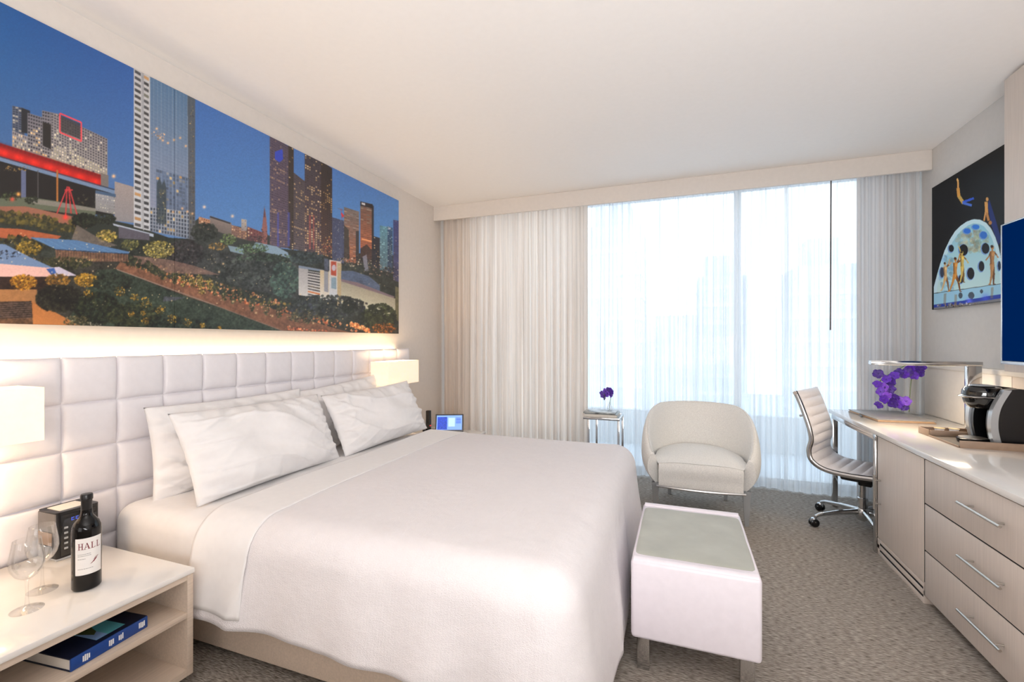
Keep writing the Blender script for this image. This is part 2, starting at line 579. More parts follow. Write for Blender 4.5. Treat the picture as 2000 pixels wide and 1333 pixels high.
# ------------------------------------------------------------------ painter for flat prints
class Canvas:
    def __init__(self, u0, v0, u1, v1, s):
        self.u0, self.v0, self.s = u0, v0, s
        self.w, self.h = int((u1 - u0) * s), int((v1 - v0) * s)
        self.a = np.zeros((self.h, self.w, 3), np.float32)
        ys, xs = np.mgrid[0:self.h, 0:self.w]
        self.U = (xs + .5) / s + u0
        self.V = (ys + .5) / s + v0
        self.rng = np.random.RandomState(11)
    def win(self, ua, va, ub, vb):
        x0 = max(0, int((ua - self.u0) * self.s) - 1)
        x1 = min(self.w, int((ub - self.u0) * self.s) + 2)
        y0 = max(0, int((va - self.v0) * self.s) - 1)
        y1 = min(self.h, int((vb - self.v0) * self.s) + 2)
        if x1 <= x0 or y1 <= y0:
            return None
        return slice(y0, y1), slice(x0, x1)
    def poly(self, pts, col, al=1.0, col2=None):
        us = [p[0] for p in pts]
        vs = [p[1] for p in pts]
        q = self.win(min(us), min(vs), max(us), max(vs))
        if q is None: return
        U, V = self.U[q], self.V[q]
        ins = np.zeros(U.shape, bool)
        n = len(pts)
        for i in range(n):
            (xa, ya), (xb, yb) = pts[i], pts[(i + 1) % n]
            if ya == yb: continue
            ins ^= ((ya > V) != (yb > V)) & (U < (xb - xa) * (V - ya) / (yb - ya) + xa)
        c = np.array(col, np.float32)
        if col2 is not None:
            t = ((V - min(vs)) / (max(vs) - min(vs)))[..., None]
            c = c * (1 - t) + np.array(col2, np.float32) * t
            c = c[ins]
        self.a[q][ins] = self.a[q][ins] * (1 - al) + c * al
    def ell(self, u, v, ru, rv, col, al=1.0, rot=0.0):
        r = max(ru, rv)
        q = self.win(u - r, v - r, u + r, v + r)
        if q is None: return
        dx, dy = self.U[q] - u, self.V[q] - v
        c, s = math.cos(rot), math.sin(rot)
        m = ((dx * c + dy * s) / ru) ** 2 + ((-dx * s + dy * c) / rv) ** 2 < 1
        self.a[q][m] = self.a[q][m] * (1 - al) + np.array(col, np.float32) * al
    def line(self, p, q, w, col, al=1.0):
        dx, dy = q[0] - p[0], q[1] - p[1]
        l = math.hypot(dx, dy) or 1
        nx, ny = -dy / l * w / 2, dx / l * w / 2
        self.poly([(p[0] + nx, p[1] + ny), (q[0] + nx, q[1] + ny), (q[0] - nx, q[1] - ny), (p[0] - nx, p[1] - ny)], col, al)
    def glow(self, u, v, r, col, k=1.0):
        q = self.win(u - 3 * r, v - 3 * r, u + 3 * r, v + 3 * r)
        if q is None: return
        d = ((self.U[q] - u) ** 2 + (self.V[q] - v) ** 2) / (r * r)
        g = np.clip(np.exp(-d) * k, 0, 1)[..., None]
        self.a[q] = self.a[q] * (1 - g) + np.array(col, np.float32) * g
    def dabs(self, u, v, ru, rv, n, size, cols, al=.8):
        r = self.rng
        if size > 2 and al > .5:
            n, size = int(n * 1.9), size * .66
        for _ in range(n):
            a, d = r.uniform(0, 6.283), math.sqrt(r.uniform(0, 1))
            c = np.array(cols[r.randint(len(cols))], np.float32) * r.uniform(.55, 1.2)
            s = size * r.uniform(.5, 1.3)
            self.ell(u + ru * d * math.cos(a), v + rv * d * math.sin(a), s, s * r.uniform(.5, 1), c, al, r.uniform(0, 3))
    def band(self, pts, w, n, size, cols, al=.8):
        """dabs strewn along a polyline"""
        r = self.rng
        for _ in range(n):
            i = r.randint(len(pts) - 1)
            t = r.uniform()
            u = pts[i][0] * (1 - t) + pts[i + 1][0] * t
            v = pts[i][1] * (1 - t) + pts[i + 1][1] * t + r.uniform(-w, w)
            c = np.array(cols[r.randint(len(cols))], np.float32) * r.uniform(.8, 1.2)
            s = size * r.uniform(.5, 1.3)
            self.ell(u, v, s, s * r.uniform(.5, 1), c, al, r.uniform(0, 3))
    def facade(self, ua, ub, ta, tb, ba, bb, base, base2, nx, ny, fx, fy, cols, prob, dark, vert=0):
        """upright building face with a grid of windows; ta..bb are the heights of its four corners"""
        q = self.win(ua, min(ta, tb), ub, max(ba, bb))
        if q is None: return
        U, V = self.U[q], self.V[q]
        s = (U - ua) / (ub - ua)
        top = ta + (tb - ta) * s
        bot = ba + (bb - ba) * s
        t = (V - top) / (bot - top)
        ins = (s >= 0) & (s < 1) & (t >= 0) & (t < 1)
        c = np.array(base, np.float32) * (1 - t[..., None]) + np.array(base2, np.float32) * t[..., None]
        if nx:
            i = np.clip((s * nx).astype(int), 0, nx - 1)
            j = np.clip((t * ny).astype(int), 0, ny - 1)
            fs, ft = s * nx - i, t * ny - j
            w = (fs > (1 - fx) / 2) & (fs < (1 + fx) / 2) & (ft > (1 - fy) / 2) & (ft < (1 + fy) / 2)
            lit = self.rng.uniform(size=(ny, nx)) < (prob if np.isscalar(prob) else np.array([prob(k / ny) for k in range(ny)])[:, None])
            idx = self.rng.randint(len(cols), size=(ny, nx))
            pal = np.array(cols, np.float32)[idx] * self.rng.uniform(.7, 1.1, size=(ny, nx, 1))
            dk = np.array(dark, np.float32) * self.rng.uniform(.8, 1.2, size=(ny, nx, 1))
            pal = np.where(lit[..., None], pal, dk)
            c = np.where(w[..., None], pal[j, i], c)
        self.a[q][ins] = c[ins]
    def linear(self):
        c = np.clip(self.a / 255.0, 0, 1)
        return np.where(c <= .04045, c / 12.92, ((c + .055) / 1.055) ** 2.4)

TH = R(20.2)
def wall_to_uv(x, y, z):
    w = -math.sin(TH) * x + math.cos(TH) * y
    return 1000 + 892 * (math.cos(TH) * x + math.sin(TH) * y) / w, 667 - 892 * (z - 1.32) / w

def print_panel(name, m, parent, cv, x, y0, y1, z0, z1, ny, nz, gain=1.0, sgn=1, spacing=1.0):
    """flat printed sheet on the plane x, coloured from a painted canvas"""
    ts = np.linspace(0, 1, ny) ** spacing
    Y = y0 + (y1 - y0) * ts
    Z = np.linspace(z0, z1, nz)
    yy, zz = np.meshgrid(Y, Z)
    w = -math.sin(TH) * x + math.cos(TH) * yy
    U = 1000 + 892 * (math.cos(TH) * x + math.sin(TH) * yy) / w
    V = 667 - 892 * (zz - 1.32) / w
    L = cv.linear()
    fx = np.clip((U - cv.u0) * cv.s - .5, 0, cv.w - 1.001)
    fy = np.clip((V - cv.v0) * cv.s - .5, 0, cv.h - 1.001)
    ix, iy = fx.astype(int), fy.astype(int)
    ax, ay = (fx - ix)[..., None], (fy - iy)[..., None]
    C = (L[iy, ix] * (1 - ax) + L[iy, ix + 1] * ax) * (1 - ay) + (L[iy + 1, ix] * (1 - ax) + L[iy + 1, ix + 1] * ax) * ay
    C = np.clip(C * gain, 0, 1)
    inv = chain_matrix(parent).inverted()
    off = inv.translation
    co = np.stack([np.full_like(yy, x) + off.x, yy + off.y, zz + off.z], -1).reshape(-1, 3).astype(np.float32)
    me = bpy.data.meshes.new(name)
    n = ny * nz
    nf = (ny - 1) * (nz - 1)
    me.vertices.add(n)
    me.vertices.foreach_set('co', co.ravel())
    j, i = np.mgrid[0:nz - 1, 0:ny - 1]
    a = (j * ny + i).ravel()
    quad = np.stack([a, a + 1, a + 1 + ny, a + ny], -1)
    if sgn < 0:
        quad = quad[:, ::-1]
    me.loops.add(nf * 4)
    me.loops.foreach_set('vertex_index', quad.ravel().astype(np.int32))
    me.polygons.add(nf)
    me.polygons.foreach_set('loop_start', np.arange(0, nf * 4, 4, dtype=np.int32))
    me.update(calc_edges=True)
    at = me.color_attributes.new('print', 'FLOAT_COLOR', 'POINT')
    at.data.foreach_set('color', np.concatenate([C.reshape(-1, 3), np.ones((n, 1))], 1).astype(np.float32).ravel())
    me.materials.append(m)
    o = bpy.data.objects.new(name, me)
    COL.objects.link(o)
    o.parent = parent
    return o

# ------------------------------------------------------------------ the skyline mural
def paint_skyline():
    c = Canvas(-140, -140, 800, 680, 1.6)
    U, V = c.U, c.V
    # dusk sky
    g = np.clip((V - 40) / 420, 0, 1)[..., None]
    h = np.clip(U / 780, 0, 1)[..., None]
    tl, bl = np.array((26, 86, 150.)), np.array((92, 112, 150.))
    trr, br = np.array((44, 74, 168.)), np.array((92, 150, 214.))
    c.a[:] = (tl * (1 - g) + bl * g) * (1 - h) + (trr * (1 - g) + br * g) * h
    mid = np.exp(-((U - 470) / 150) ** 2)[..., None] * .35
    c.a[:] = c.a * (1 - mid) + np.array((86, 138, 204.)) * mid
    warm = [(255, 214, 150), (240, 190, 120), (255, 232, 190)]
    # ground base
    c.poly([(-140, 395), (60, 400), (190, 425), (260, 440), (330, 465), (420, 470), (500, 480), (580, 490), (800, 500), (800, 680), (-140, 680)], (46, 50, 44))
    # left hotel block
    c.facade(24, 48, 207, 212, 258, 266, (92, 98, 116), (86, 92, 108), 4, 12, .7, .6, [(190, 180, 160)], .12, (46, 54, 70))
    c.poly([(42, 211), (59, 217), (59, 262), (42, 260)], (34, 36, 42))
    c.facade(24, 56, 256, 268, 287, 300, (150, 144, 148), (150, 146, 140), 8, 4, .5, .55, warm, .5, (70, 68, 76))
    c.facade(54, 84, 221, 230, 302, 312, (118, 114, 122), (140, 134, 134), 6, 12, .62, .5, warm, lambda t: .1 + .7 * (t > .75), (40, 40, 48))
    c.facade(82, 118, 216, 224, 318, 330, (122, 118, 126), (146, 140, 138), 7, 16, .58, .5, warm, lambda t: .12 + .75 * (t > .8), (44, 44, 52))
    c.poly([(83, 238), (100, 244), (100, 293), (83, 285)], (38, 34, 34))
    c.facade(100, 210, 220, 272, 312, 362, (134, 128, 132), (160, 152, 146), 22, 17, .58, .52, [(240, 226, 190), (220, 210, 160), (255, 240, 210)], lambda t: .1 + .75 * (t > .62), (52, 52, 60))
    for a, b in (((117, 222), (159, 240)), ((159, 240), (159, 277)), ((159, 277), (117, 259)), ((117, 259), (117, 222))):
        c.line(a, b, 2.6, (242, 70, 78))
    c.poly([(119, 226), (157, 242), (157, 273), (119, 257)], (52, 48, 50), .75)
    c.dabs(138, 248, 16, 12, 16, 1, [(120, 110, 90), (90, 70, 70)])
    # red canopy
    c.poly([(-140, 240), (0, 280), (197, 342), (197, 366), (0, 309), (-140, 268)], (150, 18, 16))
    for k in range(40):
        s = k / 39
        u = -120 + 315 * s
        v = 281 + (u) * .314
        c.glow(u, v + 16, 7, (246, 44, 26), .55 + .3 * math.sin(k * 1.7))
        c.glow(u, v + 2, 4, (96, 12, 12), .6)
    c.poly([(197, 338), (212, 343), (212, 366), (197, 366)], (120, 112, 106))
    # dark glass hall below, with beam and columns
    c.poly([(-140, 275), (0, 312), (225, 374), (225, 420), (-140, 420)], (30, 27, 26))
    c.line((-140, 271), (226, 377), 7, (112, 134, 164))
    c.line((-140, 266), (226, 372), 2, (50, 60, 80))
    for u, w_, col in ((46, 9, (96, 104, 134)), (74, 2, (90, 84, 84)), (112, 4, (176, 112, 52)), (-30, 7, (90, 96, 120))):
        c.poly([(u - w_ / 2, 332), (u + w_ / 2, 334), (u + w_ / 2, 398), (u - w_ / 2, 398)], col)
    c.dabs(30, 330, 30, 5, 30, 1.5, [(200, 160, 90), (130, 100, 60)])
    c.dabs(165, 395, 22, 14, 40, 2, [(60, 54, 44), (24, 22, 20), (90, 80, 60)])
    # lawns and low wall
    c.poly([(-140, 392), (62, 386), (112, 394), (188, 408), (186, 424), (60, 408), (-140, 410)], (96, 102, 84))
    c.poly([(60, 388), (116, 396), (186, 408), (186, 414), (60, 398)], (130, 126, 116))
    c.poly([(-140, 402), (50, 404), (180, 432), (168, 448), (60, 424), (-140, 418)], (150, 98, 78))
    c.poly([(-140, 440), (40, 448), (120, 462), (110, 470), (-140, 460)], (170, 92, 58))
    # pale low buildings by the tower
    c.facade(186, 225, 378, 384, 412, 420, (150, 150, 156), (138, 136, 134), 9, 6, .3, .3, [(255, 244, 214)], .4, (120, 118, 118))
    c.facade(224, 262, 355, 366, 432, 436, (158, 146, 142), (140, 136, 138), 0, 0, 0, 0, warm, 0, (0, 0, 0))
    c.poly([(186, 372), (226, 380), (226, 386), (186, 378)], (70, 92, 120))
    c.glow(222, 345, 3.5, (255, 196, 140), 1)
    # sculpture of red struts
    for a, b in (((132, 365), (111, 418)), ((131, 365), (128, 424)), ((134, 365), (139, 418)), ((135, 366), (151, 422)), ((126, 372), (142, 372))):
        c.line(a, b, 2.2, (198, 56, 58))
    c.glow(128, 425, 5, (255, 62, 52), .95)
    c.dabs(22, 384, 20, 9, 60, 2.5, [(60, 72, 44), (38, 44, 30), (84, 92, 60)])
    c.glow(36, 380, 4, (255, 180, 90), .95)
    c.glow(24, 390, 4, (255, 80, 60), .8)
    c.dabs(62, 392, 13, 8, 50, 2.5, [(32, 36, 26), (48, 54, 36)])
    # tower with balconies and glass face
    c.facade(261, 293, 120, 140, 444, 452, (192, 190, 190), (196, 198, 202), 2, 27, .72, .5, [(214, 164, 110), (120, 120, 110)], .12, (74, 74, 76))
    c.facade(276, 281, 120, 140, 444, 452, (158, 158, 162), (170, 172, 176), 0, 0, 0, 0, warm, 0, (0, 0, 0))
    c.facade(293, 381, 130, 180, 452, 470, (82, 116, 150), (150, 150, 168), 0, 0, 0, 0, warm, 0, (0, 0, 0))
    c.facade(305, 381, 330, 352, 454, 470, (104, 122, 150), (96, 106, 128), 12, 17, .74, .72, [(226, 196, 140), (150, 150, 150), (210, 160, 100)], .16, (92, 104, 126))
    c.facade(293, 381, 405, 416, 452, 470, (164, 168, 176), (140, 146, 158), 16, 7, .62, .72, [(226, 190, 130)], .12, (62, 70, 84))
    for k in range(13):
        u = 293 + 88 * k / 12
        c.line((u, 130 + (u - 293) * .57), (u, 452 + (u - 293) * .2), .9, (150, 166, 184), .55)
    for k in range(46):
        v = 140 + 7 * k
        c.line((294, v), (381, v + 50 * (1 - k / 46) + 10), .6, (70, 96, 126), .35)
    c.poly([(366, 172), (381, 180), (381, 470), (369, 468)], (74, 72, 70), .65)
    c.poly([(306, 360), (312, 346), (316, 362), (321, 352), (325, 368), (325, 440), (306, 436)], (52, 62, 66), .75)
    c.dabs(315, 405, 8, 34, 40, 1, [(230, 204, 140), (120, 120, 100)])
    for u, v in ((306, 252), (313, 270), (318, 275), (328, 280), (340, 274), (352, 270), (363, 286), (338, 415), (356, 408), (366, 414), (376, 418)):
        c.glow(u, v, 2.2, (250, 190, 130), .95)
    c.dabs(310, 266, 16, 9, 22, 1.3, [(240, 180, 120)])
    c.dabs(375, 300, 5, 110, 70, .9, [(200, 160, 96), (60, 56, 54)])
    # low buildings in the middle distance
    c.poly([(381, 432), (392, 424), (408, 432), (450, 440), (470, 444), (530, 462), (560, 500), (381, 500)], (58, 62, 58))
    c.facade(388, 410, 424, 430, 446, 452, (196, 140, 104), (150, 110, 90), 5, 4, .5, .4, warm, .5, (90, 66, 56))
    c.facade(410, 452, 422, 436, 448, 462, (142, 128, 120), (112, 102, 98), 0, 0, 0, 0, warm, 0, (0, 0, 0))
    c.line((410, 424), (450, 437), 3, (54, 52, 54))
    c.facade(452, 482, 440, 450, 462, 470, (156, 112, 92), (120, 96, 90), 8, 4, .5, .4, warm, .4, (90, 70, 66))
    c.facade(471, 482, 428, 430, 452, 452, (182, 176, 172), (150, 140, 136), 2, 4, .4, .3, warm, .2, (130, 124, 124))
    c.facade(483, 516, 443, 456, 470, 476, (128, 76, 74), (104, 70, 74), 6, 4, .4, .4, warm, .3, (80, 52, 54))
    c.poly([(516.5, 403), (520, 425), (522, 446), (522, 478), (512, 478), (512, 446), (514, 425)], (150, 98, 92))
    c.poly([(516.5, 403), (518.5, 425), (514.5, 425)], (96, 66, 72))
    c.dabs(517, 458, 8, 16, 26, 1.4, [(96, 70, 76), (60, 52, 60), (170, 110, 90)])
    c.dabs(506, 466, 18, 9, 40, 1.8, [(80, 64, 66), (62, 56, 58), (140, 96, 90)])
    c.glow(399, 405, 3, (255, 214, 180), .95)
    c.glow(454, 423, 3, (255, 214, 180), .95)
    # two dark granite towers and the stepped one between them
    c.facade(527, 563, 262, 286, 482, 486, (92, 80, 96), (104, 88, 100), 11, 46, .6, .5, [(214, 176, 130), (170, 140, 120)], lambda t: .08 + .5 * (int(t * 46) in (12, 13, 17, 30, 31, 38, 39)), (70, 62, 80))
    c.facade(563, 574, 280, 292, 486, 490, (58, 50, 46), (70, 58, 54), 2, 46, .5, .4, warm, .16, (50, 44, 42))
    c.poly([(537, 297), (552, 292), (553, 312), (546, 318), (537, 312)], (52, 74, 190))
    for u in (541, 562):
        c.poly([(u, 415), (u + 4, 416), (u + 4, 482), (u, 482)], (76, 88, 190), .6)
    c.facade(574, 597, 338, 356, 488, 492, (86, 76, 80), (100, 88, 90), 7, 32, .6, .5, [(220, 182, 130)], lambda t: .1 + .7 * (int(t * 32) in (9, 16, 22)), (72, 64, 70))
    c.facade(595, 628, 296, 316, 496, 500, (66, 58, 66), (106, 84, 84), 8, 42, .5, .55, [(240, 196, 130), (255, 220, 170)], lambda t: .1 + .55 * (.1 < t < .13 or .3 < t < .36 or .42 < t < .48) + .35 * (t > .5), (56, 50, 60))
    c.facade(627, 649, 314, 330, 498, 506, (50, 42, 42), (92, 66, 60), 6, 42, .45, .5, [(240, 190, 110)], lambda t: .06 + .4 * (.3 < t < .5) + .3 * (t > .75), (44, 38, 40))
    for u in (604, 611):
        c.poly([(u, 420), (u + 3, 421), (u + 3, 488), (u, 487)], (186, 82, 76), .6)
    c.dabs(640, 480, 9, 18, 50, 1.2, [(190, 84, 60), (230, 150, 100), (90, 50, 46)])
    # right hand cluster
    c.facade(649, 672, 425, 432, 510, 516, (78, 84, 112), (86, 92, 120), 12, 36, .6, .5, [(180, 176, 180)], .1, (56, 62, 92))
    c.line((668, 430), (666, 408), 1, (180, 70, 70))
    c.poly([(666, 414), (672, 422), (670, 426), (666, 420)], (220, 50, 54))
    c.line((660, 408), (670, 411), .8, (120, 90, 100))
    c.facade(672, 701, 405, 414, 512, 516, (122, 118, 116), (206, 100, 54), 5, 34, .94, .5, [(150, 146, 140), (180, 140, 110)], .2, (118, 100, 92))
    c.poly([(672, 440), (681, 450), (683, 505), (672, 505)], (54, 54, 50), .8)
    c.poly([(695, 452), (701, 452), (701, 515), (695, 515)], (58, 54, 54), .9)
    c.facade(704, 728, 394, 400, 504, 508, (104, 94, 92), (228, 110, 56), 4, 30, .96, .5, [(170, 150, 130)], lambda t: .4 * (t < .35), (140, 92, 72))
    c.poly([(704, 394), (728, 400), (728, 408), (704, 403)], (46, 38, 42))
    c.poly([(706, 396), (713, 398), (713, 402), (706, 400)], (226, 224, 226))
    c.poly([(706, 466), (727, 471), (727, 474), (706, 469)], (255, 170, 110))
    c.poly([(704, 486), (716, 478), (727, 490), (727, 514), (704, 514)], (56, 44, 42), .85)
    c.poly([(726, 398), (730, 404), (730, 522), (726, 520)], (40, 38, 46))
    c.facade(730, 743, 462, 466, 522, 526, (40, 40, 52), (46, 44, 52), 4, 12, .5, .4, warm, .16, (34, 34, 44))
    c.facade(742, 758, 441, 444, 528, 532, (112, 170, 190), (92, 104, 110), 5, 28, .9, .5, [(160, 210, 220)], .2, (90, 132, 150))
    c.facade(757, 767, 442, 446, 532, 536, (52, 92, 130), (60, 66, 76), 3, 26, .6, .4, [(200, 220, 226)], .3, (36, 66, 110))
    c.glow(761, 447, 2.2, (250, 236, 240), .9)
    c.facade(768, 790, 430, 434, 548, 556, (70, 78, 140), (78, 72, 96), 6, 34, .6, .5, [(190, 170, 170)], .14, (58, 62, 110))
    c.dabs(690, 512, 40, 9, 130, 1.6, [(230, 210, 180), (60, 60, 60), (140, 120, 100), (40, 44, 44)])
    c.poly([(708, 502), (716, 498), (720, 530), (712, 530)], (150, 150, 166), .8)
    c.dabs(740, 530, 34, 10, 80, 1.6, [(60, 58, 56), (40, 40, 40), (190, 150, 130)])
    # pale terrace roofs and lit trees
    c.poly([(500, 474), (540, 482), (562, 494), (566, 505), (520, 494), (490, 484)], (140, 164, 184))
    c.poly([(445, 480), (475, 486), (476, 498), (450, 492)], (130, 152, 164))
    c.dabs(445, 468, 16, 10, 70, 2.4, [(110, 132, 76), (150, 170, 110), (70, 84, 54)])
    c.dabs(492, 486, 34, 9, 120, 2.2, [(84, 112, 72), (130, 156, 110), (64, 84, 64)])
    c.dabs(425, 482, 18, 7, 60, 2, [(196, 150, 80), (150, 120, 70), (90, 80, 56)])
    # big dark trees
    c.dabs(400, 455, 26, 18, 120, 4, [(50, 54, 48), (62, 66, 58), (42, 46, 42)])
    c.poly([(326, 486), (336, 474), (352, 469), (374, 471), (395, 482), (430, 492), (470, 497), (520, 508), (582, 516), (586, 585), (500, 570), (430, 548), (370, 528), (330, 512)], (60, 62, 60))
    c.dabs(362, 496, 36, 26, 260, 4, [(52, 48, 50), (70, 64, 64), (44, 42, 42)])
    c.dabs(500, 532, 84, 28, 420, 5, [(62, 66, 62), (74, 80, 74), (54, 58, 56)])
    c.dabs(556, 548, 28, 36, 200, 5, [(70, 92, 82), (62, 80, 74), (84, 106, 92)])
    c.dabs(520, 504, 62, 7, 100, 3, [(60, 72, 60), (76, 96, 76)])
    c.dabs(600, 505, 34, 12, 120, 4, [(62, 74, 72), (52, 60, 62)])
    # museum and its banners
    c.facade(583, 602, 520, 524, 577, 580, (170, 166, 166), (214, 212, 208), 0, 0, 0, 0, warm, 0, (0, 0, 0))
    c.poly([(583, 519), (632, 528), (632, 532), (583, 524)], (128, 142, 162))
    c.facade(601, 626, 530, 534, 578, 584, (206, 202, 198), (226, 224, 220), 1, 9, 1, .55, [(200, 120, 70), (120, 110, 100)], .3, (84, 80, 82))
    c.facade(625, 646, 528, 530, 584, 588, (208, 188, 150), (226, 222, 214), 0, 0, 0, 0, warm, 0, (0, 0, 0))
    c.facade(643, 666, 508, 512, 582, 588, (214, 200, 190), (206, 214, 222), 0, 0, 0, 0, warm, 0, (0, 0, 0))
    c.poly([(646, 511), (657, 512), (657, 540), (646, 538)], (190, 80, 54))
    c.ell(652, 524, 4, 6, (200, 200, 216), .9)
    c.poly([(647, 542), (657, 543), (657, 566), (647, 564)], (140, 164, 180))
    c.poly([(633, 505), (642, 507), (642, 532), (633, 530)], (76, 82, 98))
    c.poly([(633, 530), (641, 532), (641, 572), (633, 570)], (150, 152, 160))
    c.poly([(659, 514), (667, 516), (667, 590), (659, 600)], (190, 170, 132))
    c.poly([(666, 530), (690, 530), (720, 540), (742, 558), (742, 574), (666, 550)], (84, 98, 124))
    c.poly([(666, 546), (700, 553), (770, 580), (770, 588), (666, 554)], (130, 112, 120))
    c.facade(666, 772, 550, 584, 594, 622, (168, 160, 140), (206, 206, 182), 0, 0, 0, 0, warm, 0, (0, 0, 0))
    for k in range(6):
        c.poly([(678 + 7 * k, 580 + 2.2 * k), (683 + 7 * k, 581 + 2.2 * k), (683 + 7 * k, 585 + 2.2 * k), (678 + 7 * k, 584 + 2.2 * k)], (60, 58, 56))
    c.poly([(772, 560), (800, 570), (800, 640), (772, 625)], (110, 104, 74))
    # lower road, lawn and rows of lit trees
    c.poly([(-140, 500), (190, 505), (330, 545), (460, 585), (620, 640), (800, 640), (800, 680), (-140, 680)], (52, 50, 44))
    c.poly([(235, 512), (330, 545), (420, 574), (520, 600), (620, 632), (700, 655), (560, 655), (430, 604), (330, 566), (225, 526)], (128, 88, 66))
    c.poly([(190, 528), (228, 526), (330, 568), (420, 598), (556, 648), (560, 680), (100, 680)], (52, 62, 50))
    c.line((228, 527), (420, 597), 1.6, (150, 132, 120))
    c.line((420, 597), (560, 650), 1.6, (140, 110, 96))
    c.poly([(320, 580), (362, 582), (340, 588), (318, 590)], (84, 84, 96), .8)
    c.band([(250, 512), (330, 535), (430, 565), (540, 596), (660, 632)], 10, 420, 2.6, [(150, 120, 60), (70, 76, 44), (220, 140, 90), (90, 70, 52), (54, 60, 44), (230, 160, 110)])
    c.band([(330, 545), (430, 574), (560, 612), (700, 645)], 5, 160, 2, [(230, 130, 80), (255, 190, 130), (200, 96, 60), (240, 150, 110)])
    for u, v in ((358, 550), (376, 552), (390, 548), (394, 566), (410, 556)):
        c.dabs(u, v, 7, 11, 40, 2.1, [(190, 164, 70), (150, 120, 50), (206, 186, 104), (96, 88, 50), (80, 66, 44)])
    for u, v in ((342, 545), (438, 576), (455, 582), (470, 580), (492, 596), (520, 604), (545, 610), (575, 616), (600, 622), (420, 566)):
        c.dabs(u, v, 6, 12, 34, 2.4, [(70, 76, 50), (56, 66, 46), (110, 96, 60)])
    for u, v in ((428, 532), (436, 516), (455, 590), (500, 612), (532, 618), (470, 585), (612, 632)):
        c.glow(u, v, 2, (255, 214, 160), .9)
    c.dabs(640, 600, 76, 22, 420, 4.4, [(62, 66, 60), (50, 54, 50), (70, 78, 70), (58, 62, 70)])
    c.dabs(600, 620, 40, 12, 100, 3, [(76, 70, 56), (110, 96, 64), (60, 64, 56)])
    c.dabs(740, 620, 34, 26, 330, 4, [(48, 54, 32), (36, 40, 26), (70, 78, 46)])
    c.dabs(682, 600, 14, 14, 90, 3.5, [(44, 50, 40), (36, 42, 36)])
    c.band([(684, 634), (700, 638), (722, 648)], 4, 70, 2.4, [(230, 150, 90), (250, 190, 130), (190, 100, 50)])
    c.dabs(750, 642, 24, 10, 110, 2.4, [(150, 84, 30), (70, 50, 26), (190, 110, 44)])
    c.band([(560, 640), (600, 648), (640, 650)], 4, 60, 2, [(230, 120, 80), (255, 200, 150), (120, 60, 50)])
    # left middle: trees, pavilion, white roofs
    c.band([(-140, 415), (0, 424), (60, 430), (150, 448)], 12, 420, 4, [(60, 58, 34), (84, 78, 40), (42, 42, 28), (110, 96, 44)])
    c.dabs(164, 432, 24, 14, 170, 4, [(34, 38, 28), (46, 50, 36), (26, 28, 22)])
    c.dabs(205, 428, 20, 10, 110, 3.5, [(34, 38, 30), (48, 52, 40)])
    c.band([(-140, 466), (30, 470), (90, 480)], 9, 200, 3.6, [(50, 48, 30), (90, 80, 36), (36, 36, 26)])
    c.dabs(56, 486, 26, 14, 170, 3.2, [(150, 122, 40), (110, 90, 34), (60, 56, 30), (186, 150, 56)])
    c.dabs(208, 462, 20, 12, 130, 3, [(180, 160, 70), (120, 112, 56), (214, 180, 100), (90, 84, 48)])
    c.poly([(150, 440), (200, 470), (230, 480), (200, 485), (140, 468)], (130, 116, 108), .7)
    c.poly([(220, 437), (262, 448), (300, 458), (300, 464), (222, 441)], (176, 186, 200))
    c.poly([(232, 443), (292, 458), (292, 470), (232, 466)], (92, 88, 98))
    c.dabs(255, 478, 18, 10, 90, 2.8, [(150, 142, 80), (96, 100, 60), (70, 76, 50)])
    c.dabs(310, 488, 30, 17, 280, 2.6, [(196, 174, 80), (150, 130, 60), (216, 198, 120), (110, 104, 56), (90, 88, 52), (170, 160, 100)])
    c.poly([(260, 500), (330, 508), (380, 520), (430, 538), (330, 534), (262, 512)], (140, 108, 96), .75)
    c.band([(240, 506), (290, 520), (320, 540)], 8, 110, 3.4, [(48, 52, 36), (70, 70, 46), (36, 40, 30)])
    c.poly([(108, 486), (150, 488), (250, 497), (250, 512), (110, 512)], (120, 88, 70))
    for k in range(26):
        u = 112 + 5.4 * k
        c.line((u, 489), (u, 514), 1, (70, 58, 46))
    c.dabs(160, 508, 36, 6, 60, 1.8, [(220, 190, 120), (90, 84, 60), (150, 120, 80)])
    c.poly([(57, 464), (150, 470), (254, 493), (250, 497), (180, 494), (110, 488)], (86, 122, 164))
    c.line((108, 488), (252, 497), 1.8, (44, 58, 80))
    for k in range(7):
        c.line((70 + 22 * k, 466 + 3 * k), (110 + 21 * k, 487 + 1.4 * k), .7, (116, 152, 190), .7)
    c.dabs(120, 515, 60, 12, 170, 3.6, [(52, 56, 36), (40, 44, 30), (76, 74, 44)])
    c.poly([(-140, 470), (10, 478), (60, 504), (108, 526), (0, 520), (-140, 516)], (112, 136, 172))
    c.dabs(14, 498, 26, 8, 26, 3, [(60, 70, 90), (30, 36, 48), (150, 170, 200)])
    c.poly([(-140, 512), (0, 516), (95, 524), (108, 533), (100, 541), (-140, 542)], (228, 182, 172))
    c.poly([(95, 524), (115, 522), (150, 539), (110, 541), (102, 534)], (196, 188, 206))
    c.poly([(90, 526), (106, 524), (110, 534), (100, 538)], (56, 92, 160))
    c.poly([(-140, 541), (110, 541), (112, 568), (-140, 568)], (44, 30, 24))
    c.poly([(-140, 566), (72, 566), (74, 592), (-140, 594)], (158, 112, 70))
    c.dabs(46, 552, 26, 15, 260, 2.8, [(196, 138, 40), (160, 104, 30), (220, 168, 60), (120, 76, 26)])
    c.dabs(112, 548, 24, 12, 140, 3.2, [(120, 84, 36), (76, 60, 30), (160, 116, 44)])
